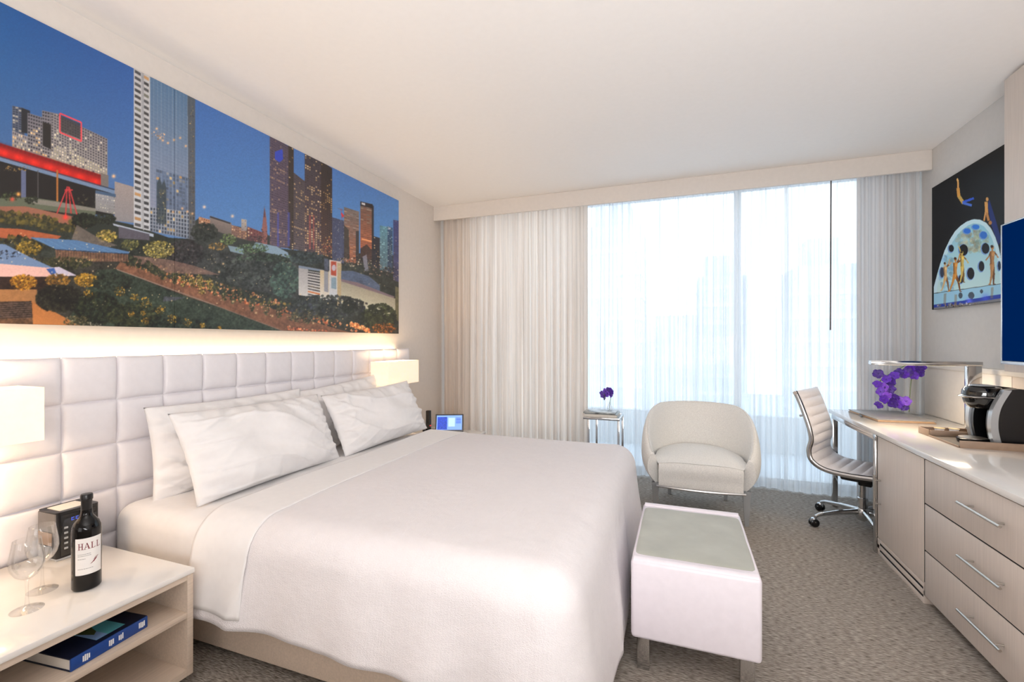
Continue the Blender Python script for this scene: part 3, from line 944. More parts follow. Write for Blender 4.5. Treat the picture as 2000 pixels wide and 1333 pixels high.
    c.dabs(168, 548, 22, 13, 190, 3, [(206, 160, 52), (170, 124, 40), (110, 88, 36)])
    c.dabs(220, 552, 40, 18, 130, 4, [(40, 44, 34), (48, 54, 42)])
    c.poly([(-140, 592), (62, 589), (66, 660), (-140, 660)], (62, 48, 40))
    for k in range(8):
        c.line((-140, 604 + 4 * k), (62, 592 + 4.2 * k), 1, (108, 92, 84))
    c.poly([(-140, 628), (64, 622), (66, 660), (-140, 660)], (96, 70, 50))
    c.poly([(62, 589), (110, 612), (158, 638), (170, 660), (66, 660)], (168, 108, 58), col2=(196, 128, 74))
    c.dabs(116, 584, 46, 26, 420, 5, [(26, 24, 20), (36, 34, 26), (44, 42, 30)])
    c.dabs(190, 604, 44, 32, 380, 4.6, [(36, 40, 28), (50, 54, 34), (28, 32, 24)])
    c.dabs(262, 618, 52, 26, 420, 4.2, [(46, 52, 34), (36, 42, 30), (64, 66, 40)])
    c.dabs(150, 628, 26, 10, 70, 3, [(100, 92, 60), (60, 60, 40), (140, 128, 96)])
    c.dabs(180, 636, 20, 5, 40, 2.2, [(160, 156, 140), (50, 50, 44), (90, 88, 70)])
    c.dabs(345, 636, 70, 14, 180, 3.6, [(44, 52, 40), (36, 42, 32)])
    for u, v, r_ in ((234, 570, 10), (263, 582, 9), (285, 592, 12), (314, 606, 10), (336, 624, 10), (366, 630, 9), (396, 636, 6), (256, 614, 6), (284, 628, 8), (172, 574, 9), (280, 612, 5), (428, 642, 5)):
        c.dabs(u, v, r_, r_ * .9, 26, 2.3, [(206, 158, 50), (170, 124, 40), (226, 186, 84), (90, 70, 30), (56, 54, 34), (70, 66, 36)])
    c.rng = np.random.RandomState(3)
    for _ in range(160):
        u = c.rng.uniform(0, 760)
        v = 430 + c.rng.uniform(0, 200) * (.35 + .65 * c.rng.uniform())
        if v > 470 + .05 * u:
            c.glow(u, v, .9, (255, 226, 170), .7)
    rn = np.random.RandomState(21)
    def smooth_noise(cell):
        gh, gw = int(c.h / cell) + 3, int(c.w / cell) + 3
        n = rn.uniform(-1, 1, (gh, gw))
        y, x = np.mgrid[0:c.h, 0:c.w] / cell
        iy, ix = y.astype(int), x.astype(int)
        fy, fx = y - iy, x - ix
        fy, fx = fy * fy * (3 - 2 * fy), fx * fx * (3 - 2 * fx)
        return (n[iy, ix] * (1 - fx) + n[iy, ix + 1] * fx) * (1 - fy) + (n[iy + 1, ix] * (1 - fx) + n[iy + 1, ix + 1] * fx) * fy
    leaf = .26 * smooth_noise(4) + .20 * smooth_noise(9) + .16 * smooth_noise(30)
    ground = np.clip((V - (432 + .055 * np.clip(U, 0, 800))) / 40, 0, 1)
    leaf = leaf * np.clip((125 - c.a.mean(-1)) / 60, 0, 1)
    c.a *= (1 + leaf * ground)[..., None]
    c.a *= (1 + .05 * smooth_noise(2.2))[..., None]
    k = .25
    for _ in range(2):
        c.a[:, 1:-1] = c.a[:, 1:-1] * (1 - k) + (c.a[:, :-2] + c.a[:, 2:]) * k / 2
        c.a[1:-1] = c.a[1:-1] * (1 - k) + (c.a[:-2] + c.a[2:]) * k / 2
    # street lamps and strings of light
    for _ in range(90):
        u = rn.uniform(0, 700)
        v = 470 + .18 * u + rn.uniform(-24, 60)
        c.glow(u, v, rn.uniform(.7, 1.3), (255, 224, 170), .85)
    return c
mural = thing('skyline_mural', (-2.49, 2.2, 1.378), 'large panoramic mural print of a city skyline at dusk above the headboard', 'mural')
MX = -2.462
sky = paint_skyline()
MZ0, MZ1 = 1.388, 2.63
seam = 1.62
B((-2.498, .62, MZ0), (MX - .002, 3.632, MZ1), .002).build('backing_board', M_black, mural)
print_panel('print_panel', M_mural, mural, sky, MX, .62, seam - .0006, MZ0, MZ1, 420, 470, 1.0, spacing=.9)
print_panel('print_panel', M_mural, mural, sky, MX, seam + .0006, 3.632, MZ0, MZ1, 460, 400, 1.0, spacing=1.5)

# ------------------------------------------------------------------ performers print on the right wall
def paint_performers():
    c = Canvas(1810, 260, 2010, 620, 4)
    c.a[:] = (9, 9, 11)
    dome = [(1824, 596), (1824, 561), (1830, 538), (1836, 517), (1845, 490), (1855, 469), (1865, 453), (1876, 442), (1889, 433), (1902, 429), (1914, 430), (1926, 436), (1936, 448), (1944, 464), (1950, 482), (1954, 500), (1960, 540), (1962, 600)]
    c.poly(dome, (196, 226, 246))
    inner = [(1830, 596), (1830, 562), (1836, 540), (1842, 520), (1851, 494), (1860, 474), (1870, 459), (1880, 449), (1891, 441), (1902, 437), (1912, 438), (1922, 443), (1931, 454), (1938, 468), (1944, 486), (1948, 504), (1953, 540), (1955, 600)]
    c.poly(inner, (140, 196, 214), col2=(206, 228, 224))
    c.dabs(1900, 470, 30, 22, 160, 5, [(180, 190, 150), (196, 206, 190), (150, 190, 190), (206, 176, 130)], .25)
    c.dabs(1850, 540, 14, 40, 80, 5, [(110, 170, 206), (130, 190, 220)], .3)
    for u, v, a, b, col in ((1889, 452, 7, 5, (40, 110, 210)), (1906, 444, 7, 4.5, (44, 120, 214)), (1921, 460, 7, 7, (44, 110, 200)),
                            (1882, 489, 8.5, 11, (14, 12, 14)), (1858, 486, 5, 7, (20, 26, 34)), (1925, 486, 7.5, 10.5, (16, 16, 22)),
                            (1917, 521, 5.5, 10, (26, 22, 26)), (1896, 535, 7, 11.5, (24, 20, 22)), (1840, 533, 4, 10, (50, 60, 80)), (1877, 546, 5, 8, (30, 34, 44)),
                            (1952, 520, 3, 9, (30, 40, 60))):
        c.ell(u - 1, v + .6, a + 1.3, b + 1.3, (116, 156, 206))
        c.ell(u, v, a, b, col)
    c.poly([(1824, 574), (1962, 554), (1962, 600), (1824, 600)], (150, 198, 222))
    c.line((1824, 574), (1962, 554), 1.2, (40, 50, 60))
    for u, v, a, b in ((1897, 578, 6, 7), (1876, 578, 4, 6), (1917, 570, 3, 4)):
        c.ell(u, v, a, b, (50, 54, 64), .8)
    c.poly([(1824, 596), (1880, 588), (1962, 574), (1962, 584), (1880, 596), (1824, 603)], (36, 60, 160))
    c.glow(1893, 590, 6, (110, 120, 255), .8)
    c.glow(1925, 584, 8, (70, 90, 230), .6)
    c.poly([(1824, 602), (1962, 583), (1962, 594), (1824, 608)], (120, 120, 124))
    c.dabs(1892, 597, 62, 4, 90, 2, [(190, 190, 190), (60, 56, 56), (150, 120, 96)], .7)
    c.poly([(1932, 390), (1944, 428), (1956, 470), (1950, 480), (1936, 440), (1929, 402)], (24, 44, 116), .9)
    def figure(u, v, h, lean, arms, col, legs=.14):
        d = (int(col[0] * .6), int(col[1] * .52), int(col[2] * .48))
        hl = tuple(min(255, int(x * 1.18 + 12)) for x in col)
        k = h / 60
        hx, hy = u - lean * .3, v - h * .5          # hips
        sx_, sy_ = u, v - h * .83                    # shoulders
        for (x, y) in arms:
            ex, ey = sx_ + x * k * .55 + 1.2 * k, sy_ + y * k * .4 + 1.5 * k
            c.line((sx_ + (2.4 * k if x > 0 else -2.4 * k), sy_ + 1 * k), (ex, ey), 2.6 * k, d)
            c.line((ex, ey), (sx_ + x * k, sy_ + y * k), 2.0 * k, col)
        for sg, cc in ((1, d), (-1, col)):
            kx, ky = hx + sg * h * legs * .45 + 1.0 * k, v - h * .26
            fx_, fy_ = hx + sg * h * legs * .85 - .5 * k, v
            c.poly([(hx - 3.4 * k, hy), (hx + 3.4 * k, hy), (kx + 1.7 * k, ky), (kx - 1.9 * k, ky)], cc)
            c.poly([(kx - 1.9 * k, ky), (kx + 1.9 * k, ky), (fx_ + 1.0 * k, fy_), (fx_ - 1.1 * k, fy_)], cc)
            c.ell(kx, ky, 1.9 * k, 2.2 * k, cc)
            c.ell(fx_ + sg * 1.2 * k, fy_, 2.2 * k, .9 * k, cc)
        c.poly([(sx_ - 4.2 * k, sy_), (sx_ + 4.2 * k, sy_), (hx + 2.8 * k, hy - 5 * k), (hx + 3.7 * k, hy + 2 * k), (hx - 3.7 * k, hy + 2 * k), (hx - 2.8 * k, hy - 5 * k)], col)
        c.poly([(sx_ - 4.0 * k, sy_ + k), (sx_ - 1.6 * k, sy_ + k), (hx - .8 * k, hy), (hx - 3.0 * k, hy)], d, .7)
        c.ell(sx_ + 1.4 * k, sy_ + 4.5 * k, 2 * k, 3 * k, hl, .6)
        c.ell(hx + 1.2 * k, hy + 5 * k, 1.4 * k, 5 * k, hl, .45)
        c.line((sx_, sy_), (sx_ + lean * .1, sy_ - 3 * k), 2.4 * k, col)
        c.ell(sx_ + lean * .12, sy_ - 5.6 * k, 2.5 * k, 3.5 * k, col)
        c.ell(sx_ + lean * .12 - .7 * k, sy_ - 7 * k, 2.3 * k, 2.4 * k, (int(d[0] * .5), int(d[1] * .45), int(d[2] * .4)))
    gold = (206, 150, 84)
    figure(1846, 568, 56, -2, [(10, -16), (13, -10)], (214, 176, 120))
    figure(1866, 570, 68, 2, [(8, -16), (14, -12)], (200, 138, 60), .18)
    figure(1879, 552, 62, -1, [(-6, -18), (12, 14)], (206, 180, 90), .06)
    figure(1938, 556, 78, 1, [(-10, 14), (9, 10)], (176, 128, 78), .05)
    for u, v, h in ((1846, 574, 22), (1867, 576, 26), (1938, 562, 22)):
        c.line((u, v), (u - 1, v + h), 5, (140, 120, 100), .5)
    # leaping figure and the one seated on top
    c.line((1871, 352), (1871.5, 372), 3, (226, 170, 96))
    c.line((1871, 368), (1873, 386), 6, (214, 154, 70))
    c.line((1873, 384), (1882, 398), 6.5, (196, 160, 80))
    c.line((1880, 396), (1902, 388), 4.5, (44, 86, 200))
    c.line((1880, 397), (1898, 402), 4.5, (70, 110, 200))
    c.ell(1870, 352, 1.6, 3, (226, 180, 110))
    c.ell(1928, 390, 2.6, 3.8, (206, 150, 84))
    c.line((1926, 395), (1927, 418), 6, (214, 156, 84))
    c.line((1927, 416), (1931, 432), 4.6, (190, 130, 70))
    c.line((1925, 414), (1922, 432), 3, (206, 150, 84))
    c.ell(1934, 436, 3.2, 4, (176, 120, 64))
    return c
pic = thing('performers_print', (1.78, 3.8, 1.55), 'black square print of acrobats around a pale dome, on the wall beside the television', 'picture')
PX = 1.762
B((PX + .002, 3.42, 1.552), (1.788, 4.277, 2.462), .002).build('backing_board', M_black, pic)
print_panel('print_panel', M_poster, pic, paint_performers(), PX, 4.275, 3.422, 1.554, 2.46, 240, 260, 1.2)

# ------------------------------------------------------------------ headboard
hb = thing('headboard', (-2.45, 2.2, 0), 'long white leather headboard of square padded tiles along the left wall', 'headboard')
B((-2.455, .335, .06), (-2.438, 3.76, 1.245), .003).build('backing_board', M_leather, hb)
T = 0.2012
def tile_mesh():
    n = 13
    w_ = T - .0022
    def fn(s, t):
        s, t = (1 - math.cos(PI * s)) / 2, (1 - math.cos(PI * t)) / 2
        a, b = abs(2 * s - 1), abs(2 * t - 1)
        p = (1 - a ** 7) ** .5 * (1 - b ** 7) ** .5
        q = -.004 + .023 * p * (1 - .24 * (a * a + b * b) / 2)
        sag = .0020 * math.sin(PI * s) * (1 if t < .5 else -1) * b ** 4
        return (q, (s - .5) * w_, (t - .5) * w_ + sag)
    return MB().grid(fn, n, n).mesh('tufted_panel', M_leather, smooth=70, fix=False)
tm = tile_mesh()
for k in range(-4, 13):
    for j in range(6):
        o = bpy.data.objects.new('tufted_panel', tm)
        COL.objects.link(o)
        o.parent = hb
        y = 1.145 + T * (k + .5)
        o.matrix_basis = Matrix.Translation(Vector((-2.434, y, 1.252 - T * (j + .5))) - Vector(hb.location))
led = B((-2.488, .70, 1.20), (-2.47, 3.62, 1.208)).build('led_strip', M_led, hb, smooth=0)
lo = area('headboard_cove_light', (-2.478, 2.16, 1.225), (R(180), 0, 0), .02, 2.9, 5.2, (1.0, .79, .50))

# ------------------------------------------------------------------ wall sconces on the headboard
def sconce(y0, y1, label):
    zc0, zc1 = .955, 1.15
    t = thing('wall_sconce', (-2.41, (y0 + y1) / 2, 1.05), label, 'lamp', 'box wall lamps on the headboard')
    x0, x1 = -2.37, -2.2
    s = MB()
    th = .004
    s.box((x1 - th, y0, zc0), (x1, y1, zc1))
    s.box((x0, y0, zc0), (x0 + th, y1, zc1))
    s.box((x0 + th, y0, zc0), (x1 - th, y0 + th, zc1))
    s.box((x0 + th, y1 - th, zc0), (x1 - th, y1, zc1))
    s.build('lamp_shade', M_shade, t, smooth=0)
    yc = (y0 + y1) / 2
    B((-2.418, yc - .05, .99), (-2.404, yc + .05, 1.11), .003).build('back_plate', M_chrome, t)
    MB().tube([(-2.41, yc, 1.05), (-2.30, yc, 1.05)], .008, 10).build('arm', M_chrome, t)
    f = MB()
    for z in (zc0 + .004, zc1 - .004):
        f.tube([(x0, yc, z), (x1, yc, z)], .003, 6)
    f.build('shade_ring', M_chrome, t)
    b = MB().lathe([(.012, -.03), (.03, 0), (.026, .025), (.006, .04)], (-2.285, yc, 1.05), 16).build('bulb', M_bulb, t)
    d = bpy.data.lights.new('sconce_light', 'AREA')
    for sg in (1, -1):
        l = area('sconce_light', (-2.285, yc, 1.05 + sg * .05), (R(180) if sg > 0 else 0, 0, 0), .1, .3, 1.9, (1.0, .72, .44))
        l.parent = None
sconce(.50, .985, 'glowing white box wall lamp beside the near nightstand and wine bottle')
sconce(3.10, 3.555, 'glowing white box wall lamp at the far end of the headboard')

# ------------------------------------------------------------------ bed
BY0, BY1 = 1.30, 3.22
bed = thing('bed', (-1.35, 2.26, 0), 'king size bed with pale wooden base and white fitted mattress', 'bed')
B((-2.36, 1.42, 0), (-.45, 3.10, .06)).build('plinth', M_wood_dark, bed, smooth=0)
B((-2.40, 1.345, .06), (-.33, 3.17, .19), .004).build('base_frame', M_wood_h, bed)
def mattress_fn():
    bm = bmesh.new()
    bmesh.ops.create_cube(bm, size=1)
    a, b = (-2.405, BY0, .19), (-.36, BY1, .585)
    for v in bm.verts:
        v.co = Vector([(a[i] + b[i]) / 2 + v.co[i] * (b[i] - a[i]) for i in range(3)])
    bmesh.ops.bevel(bm, geom=list(bm.edges), offset=.075, segments=5, affect='EDGES', profile=.5)
    return bm
MB().bm_add(mattress_fn()).build('mattress', M_cotton, bed, smooth=60)

rnd = np.random.RandomState(5)
WV = [(rnd.uniform(1, 5), rnd.uniform(1, 5), rnd.uniform(0, 6.28), rnd.uniform(.3, 1)) for _ in range(10)]
def soft(x, y, k=1.0):
    return sum(a * math.sin(k * fx * x + k * fy * y + p) for fx, fy, p, a in WV) / 10
def duvet_point(p, q, lift=0.0, hem=.20, hemf=.10):
    """p across the bed from its middle line, q from the head towards the foot; both measured along the cloth"""
    P, Q = .85, 1.39
    cy, hx, top = 2.265, -1.80, .605 + lift
    r = .115 + lift
    a, b = max(0, abs(p) - P), max(0, q - Q)
    x = hx + min(q, Q)
    y = cy + math.copysign(min(abs(p), P), p)
    d = max(a, b)
    puff = .012 * soft(x * 1.2, y * 1.3) + .012 * math.cos(min(1, abs(p) / P) * PI / 2) * smoothstep(0, .25, q)
    edge = smoothstep(0, .12, q)
    cre = (1 - abs(math.sin(2.2 * x + 5.5 * y + 2.5 * soft(x, y, 2.2)))) ** 8
    puff += .0035 * cre * edge * smoothstep(-1.2, -.4, x)
    z = top + puff
    if d > 0:
        l = math.hypot(a, b)
        nx, ny = b / l, math.copysign(a / l, p)
        if d < r * PI / 2:
            ang = d / r
            h, dz = r * math.sin(ang), r * (1 - math.cos(ang))
        else:
            e = d - r * PI / 2
            h, dz = r + .10 * e, r + e
        t = smoothstep(.05, .45, d)
        e_len = d
        s = x * 1.0 + y * .35
        wr = .012 * t * math.sin(9 * s + 2 * soft(x, y, 2) * 3) + .007 * t * math.sin(23 * s + 1.3) + .02 * t * soft(x, y, 2)
        ridge = (1 - abs(math.sin(6.5 * s + 3.0 * e_len + soft(x, y, 3) * 2))) ** 3
        wr += .012 * t * ridge
        h += wr + .012 * t
        x += nx * h
        y += ny * h
        z = top + puff * (1 - t) - dz
    return (x, y, z)
def cloth_sheet(q0, q1, pm, n_p, n_q, lift, qmap=None):
    def fn(s, t):
        return duvet_point((2 * s - 1) * pm, q0 + (q1 - q0) * t, lift)
    return MB().grid(fn, n_p, n_q)
dv = thing('duvet', (-1.1, 2.26, .6), 'white woven duvet spread over the bed and hanging over its sides', 'duvet')
d_o = cloth_sheet(0, 1.39 + .56, .85 + .43, 150, 120, 0).build('duvet_cover', M_duvet, dv, smooth=180, fix=False)
so = d_o.modifiers.new('solid', 'SOLIDIFY')
so.thickness = .018
so.offset = -1
c_o = cloth_sheet(-.03, .265, .85 + .42, 150, 24, .019).build('turned_back_sheet', M_cotton, dv, smooth=180, fix=False)
c_o['label'] = 'smooth white sheet edge folded back over the duvet'
so = c_o.modifiers.new('solid', 'SOLIDIFY')
so.thickness = .003
so.offset = -1

# pillows
def pillow(w, h, th, seed):
    rg = random.Random(seed)
    ph = [rg.uniform(0, 6.28) for _ in range(8)]
    n = 70
    def side(sg):
        def fn(s, t):
            a, b = 2 * s - 1, 2 * t - 1
            k = (1 - abs(a) ** 3.2) ** .72 * (1 - abs(b) ** 3.0) ** .72 if abs(a) < 1 and abs(b) < 1 else 0
            pin = 1 - .055 * (1 - a * a) * b * b
            pin2 = 1 - .04 * (1 - b * b) * a * a
            x = a * w / 2 * pin2
            y = b * h / 2 * pin
            wr = .010 * math.sin(7 * a + 3 * b + ph[0]) * k + .006 * math.sin(16 * a * b + 5 * a + ph[1])
            ed = smoothstep(.45, .95, max(abs(a), abs(b)))
            wr += .006 * ed * math.sin(26 * (a if abs(b) > abs(a) else b) + ph[2] + 5 * a * b)
            wr += .012 * math.exp(-((a - .2 * math.sin(ph[3])) ** 2 * 2 + (b + .3) ** 2 * 5)) * math.sin(9 * b + 4 * a + ph[4])
            cr1 = (1 - abs(math.sin(4.2 * a + 6.0 * b + 1.6 * math.sin(3 * a + ph[5]) + ph[6]))) ** 5
            cr2 = (1 - abs(math.sin(9.0 * a - 5.0 * b + 2.0 * math.sin(2.4 * b + ph[7]) + ph[2]))) ** 6
            fall = smoothstep(.15, .8, max(abs(a), abs(b)))
            wr += .011 * cr1 * (.35 + fall) + .008 * cr2 * fall
            e = min(1, k * 2.2)
            z = sg * th / 2 * k + sg * wr * e
            y += -.02 * k * (1 - b)
            return (x, y, z)
        return fn
    mb = MB()
    mb.grid(side(1), n, n)
    mb.grid(side(-1), n, n)
    return mb
def place_pillow(by, bx, bz, w, h, th, lean, yaw, roll, seed, label):
    mb = pillow(w, h, th, seed)
    # local x -> world y, local y -> up, local z -> world x
    M = Matrix.Translation((bx, by, bz)) @ Matrix.Rotation(yaw, 4, 'Z') @ Matrix.Rotation(-lean, 4, 'Y') @ Matrix.Rotation(roll, 4, 'X') @ \
        Matrix(((0, 0, 1, 0), (1, 0, 0, 0), (0, 1, 0, 0), (0, 0, 0, 1))) @ Matrix.Translation((0, h / 2, 0))
    me = mb.mesh('pillow', M_cotton, smooth=180, fix=False)
    bm = bmesh.new()
    bm.from_mesh(me)
    bmesh.ops.remove_doubles(bm, verts=bm.verts, dist=.00001)
    bmesh.ops.recalc_face_normals(bm, faces=bm.faces)
    bm.to_mesh(me)
    bm.free()
    me.shade_smooth()
    o = bpy.data.objects.new('pillow', me)
    COL.objects.link(o)
    o.matrix_basis = M
    tag(o, label, 'pillow', 'bed pillows')
place_pillow(1.86, -2.27, .575, .93, .44, .17, R(8), 0, 0, 1, 'white pillow against the headboard, mostly hidden behind the large front pillow')
place_pillow(1.87, -2.00, .585, .95, .44, .20, R(25), R(3), R(-1), 2, 'large plump white pillow in front, nearest to the wine bottle')
place_pillow(2.70, -2.27, .575, .90, .45, .17, R(10), R(-2), R(4), 3, 'white pillow behind the far front pillow, its corner poking up')
place_pillow(2.80, -1.96, .595, .90, .43, .20, R(27), R(-5), R(2), 4, 'white front pillow on the far side of the bed, near the tablet')

# ------------------------------------------------------------------ nightstands
def nightstand(y0, y1, label):
    t = thing('nightstand', (-2.07, (y0 + y1) / 2, 0), label, 'nightstand', 'pale wood nightstands either side of the bed')
    xb, xf, th = -2.408, -1.735, .022
    B((xb, y0 - .004, .44), (xf + .004, y1 + .004, .46), .004).build('stone_top', M_quartz, t)
    B((xb, y0, .06), (xf, y0 + th, .44), .0015).build('side_panel', M_wood_h, t)
    B((xb, y1 - th, .06), (xf, y1, .44), .0015).build('side_panel', M_wood_h, t)
    B((xb, y0 + th, .42), (xf - .002, y1 - th, .44)).build('top_rail', M_wood_h, t, smooth=0)
    B((xb, y0 + th, .06), (xf - .002, y1 - th, .085)).build('bottom_panel', M_wood_h, t, smooth=0)
    B((xb + .015, y0 + th, .278), (xf - .002, y1 - th, .30), .001).build('shelf', M_wood_h, t)
    B((xb, y0 + th, .085), (xb + .015, y1 - th, .42)).build('back_panel', M_wood_h, t, smooth=0)
    B((xb + .02, y0 + .05, 0), (xf - .06, y1 - .05, .06)).build('plinth', M_wood_dark, t, smooth=0)
nightstand(.52, 1.21, 'pale wood nightstand with stone top and open shelves, holding the wine')
nightstand(3.32, 3.99, 'pale wood nightstand with stone top beyond the bed, holding the tablet')

# wine bottle
WX, WY, WZ = -1.947, .985, .46
wine = thing('wine_bottle', (WX, WY, WZ), 'dark red wine bottle with white label standing on the near nightstand', 'bottle')
rb = .040
MB().lathe([(.030, 0), (.037, .002), (rb, .008), (rb, .200), (.0385, .215), (.033, .230), (.024, .242), (.0175, .252), (.0155, .262), (.0145, .29), (.0145, .315)], (WX, WY, WZ), 40).build('bottle_body', M_bottle, wine, smooth=60)
MB().lathe([(.0152, .258), (.0150, .300), (.0150, .306), (.0172, .307), (.0172, .322), (.0155, .326), (.006, .327)], (WX, WY, WZ), 32).build('capsule', M_foil, wine)
def bend(pts, r, ang0):
    """flat label coordinates (s along the curve, z) onto the bottle"""
    return [(WX + r * math.cos(ang0 + s / rb), WY + r * math.sin(ang0 + s / rb), WZ + z) for s, z in pts]
ANG = math.atan2(-WY, -WX) + R(10)
def on_label(name, polys, r, m, parent):
    mb = MB()
    for pl in polys:
        n = len(pl)
        mb.add(bend(pl, r, ANG), [tuple(range(n))])
    return mb.build(name, m, parent, smooth=0, fix=False)
lb = MB().grid(lambda s, t: bend([((s - .5) * .076, .058 + .125 * t)], rb + .0006, ANG)[0], 25, 6).build('label', M_label, wine, smooth=60, fix=False)
def serif_letters():
    polys = []
    h = .0215
    def rect(x0, z0, x1, z1):
        n = max(1, int((x1 - x0) / .002))
        for k in range(n):
            a, b = x0 + (x1 - x0) * k / n, x0 + (x1 - x0) * (k + 1) / n
            polys.append([(a, z0), (b, z0), (b, z1), (a, z1)])
    z = .145
    x = -.0295
    tk, sf = .0024, .0011
    def serif(xc, zz):
        rect(xc - .0034, zz, xc + .0034, zz + sf)
    # H
    for xc in (x + .003, x + .0115):
        rect(xc - tk / 2, z, xc + tk / 2, z + h)
        serif(xc, z)
        serif(xc, z + h - sf)
    rect(x + .003, z + h * .48, x + .0115, z + h * .48 + .0016)
    # A
    xa = x + .0235
    polys.append([(xa - .0068, z), (xa - .0054, z), (xa + .0006, z + h), (xa - .0008, z + h)])
    polys.append([(xa + .0040, z), (xa + .0070, z), (xa + .0010, z + h), (xa - .0012, z + h)])
    rect(xa - .0045, z + h * .32, xa + .0045, z + h * .32 + .0014)
    serif(xa - .0060, z)
    serif(xa + .0056, z)
    # L L
    for xl in (x + .0365, x + .0515):
        rect(xl - tk / 2, z, xl + tk / 2, z + h)
        serif(xl, z)
        serif(xl, z + h - sf)
        rect(xl, z, xl + .0085, z + .0014)
        polys.append([(xl + .0072, z), (xl + .0085, z), (xl + .0085, z + .0055), (xl + .0078, z + .0055)])
    return polys
on_label('lettering', serif_letters(), rb + .0010, M_red, lb)
fine = []
rg = random.Random(4)
for zz, wd_ in ((.128, .034), (.1225, .034), (.112, .018), (.078, .040)):
    xx = -.030
    while xx < -.030 + wd_:
        l = rg.uniform(.002, .0055)
        fine.append([(xx, zz), (xx + l, zz), (xx + l, zz + .0017), (xx, zz + .0017)])
        xx += l + .0010
on_label('fine_print', fine, rb + .0010, M_greytext, lb)
bird = [[(.004, .094), (.010, .100), (.017, .108), (.022, .110), (.019, .105), (.012, .097)], [(.010, .103), (.016, .112), (.026, .115), (.020, .109)], [(.004, .094), (.002, .091), (.007, .094), (.012, .099)]]
on_label('red_emblem', bird, rb + .0011, M_red, lb)

# wine glasses
def glass(x, y, label):
    t = thing('wine_glass', (x, y, WZ), label, 'glass', 'empty wine glasses on the near nightstand')
    z = WZ
    bowl = [(.004, .098), (.014, .101), (.028, .112), (.038, .130), (.0425, .150), (.041, .175), (.036, .205), (.0335, .224)]
    inn = [(r - .0012, zz + .0012) for r, zz in reversed(bowl[1:])]
    MB().lathe(bowl + [(.0333, .2245)] + inn + [(.002, .1025)], (x, y, z), 40, cap0=False).build('bowl', M_glass, t, smooth=60)
    MB().lathe([(.0075, .012), (.0045, .03), (.0038, .06), (.0045, .090), (.009, .0995)], (x, y, z), 20).build('stem', M_glass, t, smooth=60)
    MB().lathe([(.040, .0005), (.0405, .0015), (.034, .003), (.018, .007), (.009, .011), (.0076, .0125)], (x, y, z), 40).build('foot', M_glass, t, smooth=60)
glass(-1.96, .835, 'clear wine glass standing nearest to the front edge of the nightstand')
glass(-2.062, .918, 'clear wine glass standing further back, in front of the clock radio')

# clock radio
cr_ = thing('clock_radio', (-2.34, 1.13, .46), 'black and silver clock radio on the near nightstand behind the wine bottle', 'radio')
rx0, rx1, ry0, ry1 = -2.402, -2.275, 1.055, 1.195
def rr(x0, y0, x1, y1, r, n=5):
    p = []
    for cx, cy, a0 in ((x1 - r, y1 - r, 0), (x0 + r, y1 - r, 90), (x0 + r, y0 + r, 180), (x1 - r, y0 + r, 270)):
        for k in range(n + 1):
            a = R(a0 + 90 * k / n)
            p.append((cx + r * math.cos(a), cy + r * math.sin(a)))
    return p
MB().prism(rr(rx0, ry0, rx1, ry1, .012), 'z', .468, .648).build('case', M_black, cr_)
MB().prism(rr(rx0 + .004, ry0 - .0015, rx1 - .03, ry0 + .01, .004), 'z', .472, .512).build('side_trim', M_silver, cr_)
MB().prism(rr(rx0 + .004, ry0 - .0015, rx1 - .03, ry0 + .01, .004), 'z', .516, .565).build('side_trim', M_taupe, cr_)
MB().prism(rr(rx0 + .004, ry0 - .0015, rx1 - .006, ry0 + .01, .004), 'z', .57, .642).build('side_trim', mat('grey_plastic', (110, 106, 104), .4), cr_)
B((rx1 - .002, ry0 + .012, .475), (rx1 + .002, ry1 - .012, .635), .001).build('front_panel', M_black_gl, cr_)
dg = MB()
for k in range(4):
    y = ry0 + .045 + k * .014
    dg.box((rx1 + .002, y, .606), (rx1 + .003, y + .009, .609))
    dg.box((rx1 + .002, y, .615), (rx1 + .003, y + .009, .618))
    dg.box((rx1 + .002, y, .606), (rx1 + .003, y + .002, .618))
dg.build('display', M_bluedigit, cr_, smooth=0)
for k in range(5):
    z = .50 + k * .020
    B((rx1 + .001, ry0 + .022, z), (rx1 + .005, ry0 + .034, z + .008), .001).build('button', M_silver, cr_)
B((rx0, ry0, .46), (rx1, ry1, .468), .001).build('base', M_silver, cr_)
B((rx0 + .02, ry0 + .02, .648), (rx1 - .02, ry1 - .03, .650)).build('info_card', M_paper, cr_, smooth=0)

# book on the shelf
bk = thing('hardback_book', (-1.905, .95, .30), 'navy hardback book with landscape photo cover on the nightstand shelf', 'book', rz=R(6))
def bl(mb, name, m, p=bk): return mb.build(name, m, p, world=False)
bl(B((-.125, -.113, .004), (.128, .113, .036)), 'pages', M_paper)
bl(B((-.130, -.116, .036), (.134, .116, .041), .001), 'front_cover', M_navy)
bl(B((-.130, -.116, 0), (.134, .116, .004), .001), 'back_cover', M_navy)
bl(B((.130, -.116, .0005), (.137, .116, .0405), .002), 'spine', M_spine)
ph_ = bl(B((-.06, -.03, .041), (.112, .058, .0414)), 'cover_photo', M_teal)
bl(B((.02, -.03, .0414), (.112, .004, .0416)), 'photo_sky', M_skyprint, ph_)
bl(MB().prism([(-.06, -.03), (.02, -.026), (.075, -.012), (.06, .004), (.03, .012), (-.01, .03), (-.06, .024)], 'z', .0415, .0418), 'photo_cliff', M_olive, ph_)
tx = MB()
rg = random.Random(9)
for y0, n, w in ((-.085, 4, .004), (-.01, 3, .004), (.02, 3, .0035), (.085, 4, .004)):
    for k in range(n):
        tx.box((.1372, y0 + k * .0055, .010 + rg.uniform(0, .004)), (.1376, y0 + k * .0055 + w, .028 + rg.uniform(0, .004)))
bl(tx, 'spine_lettering', M_white)
t2 = MB()
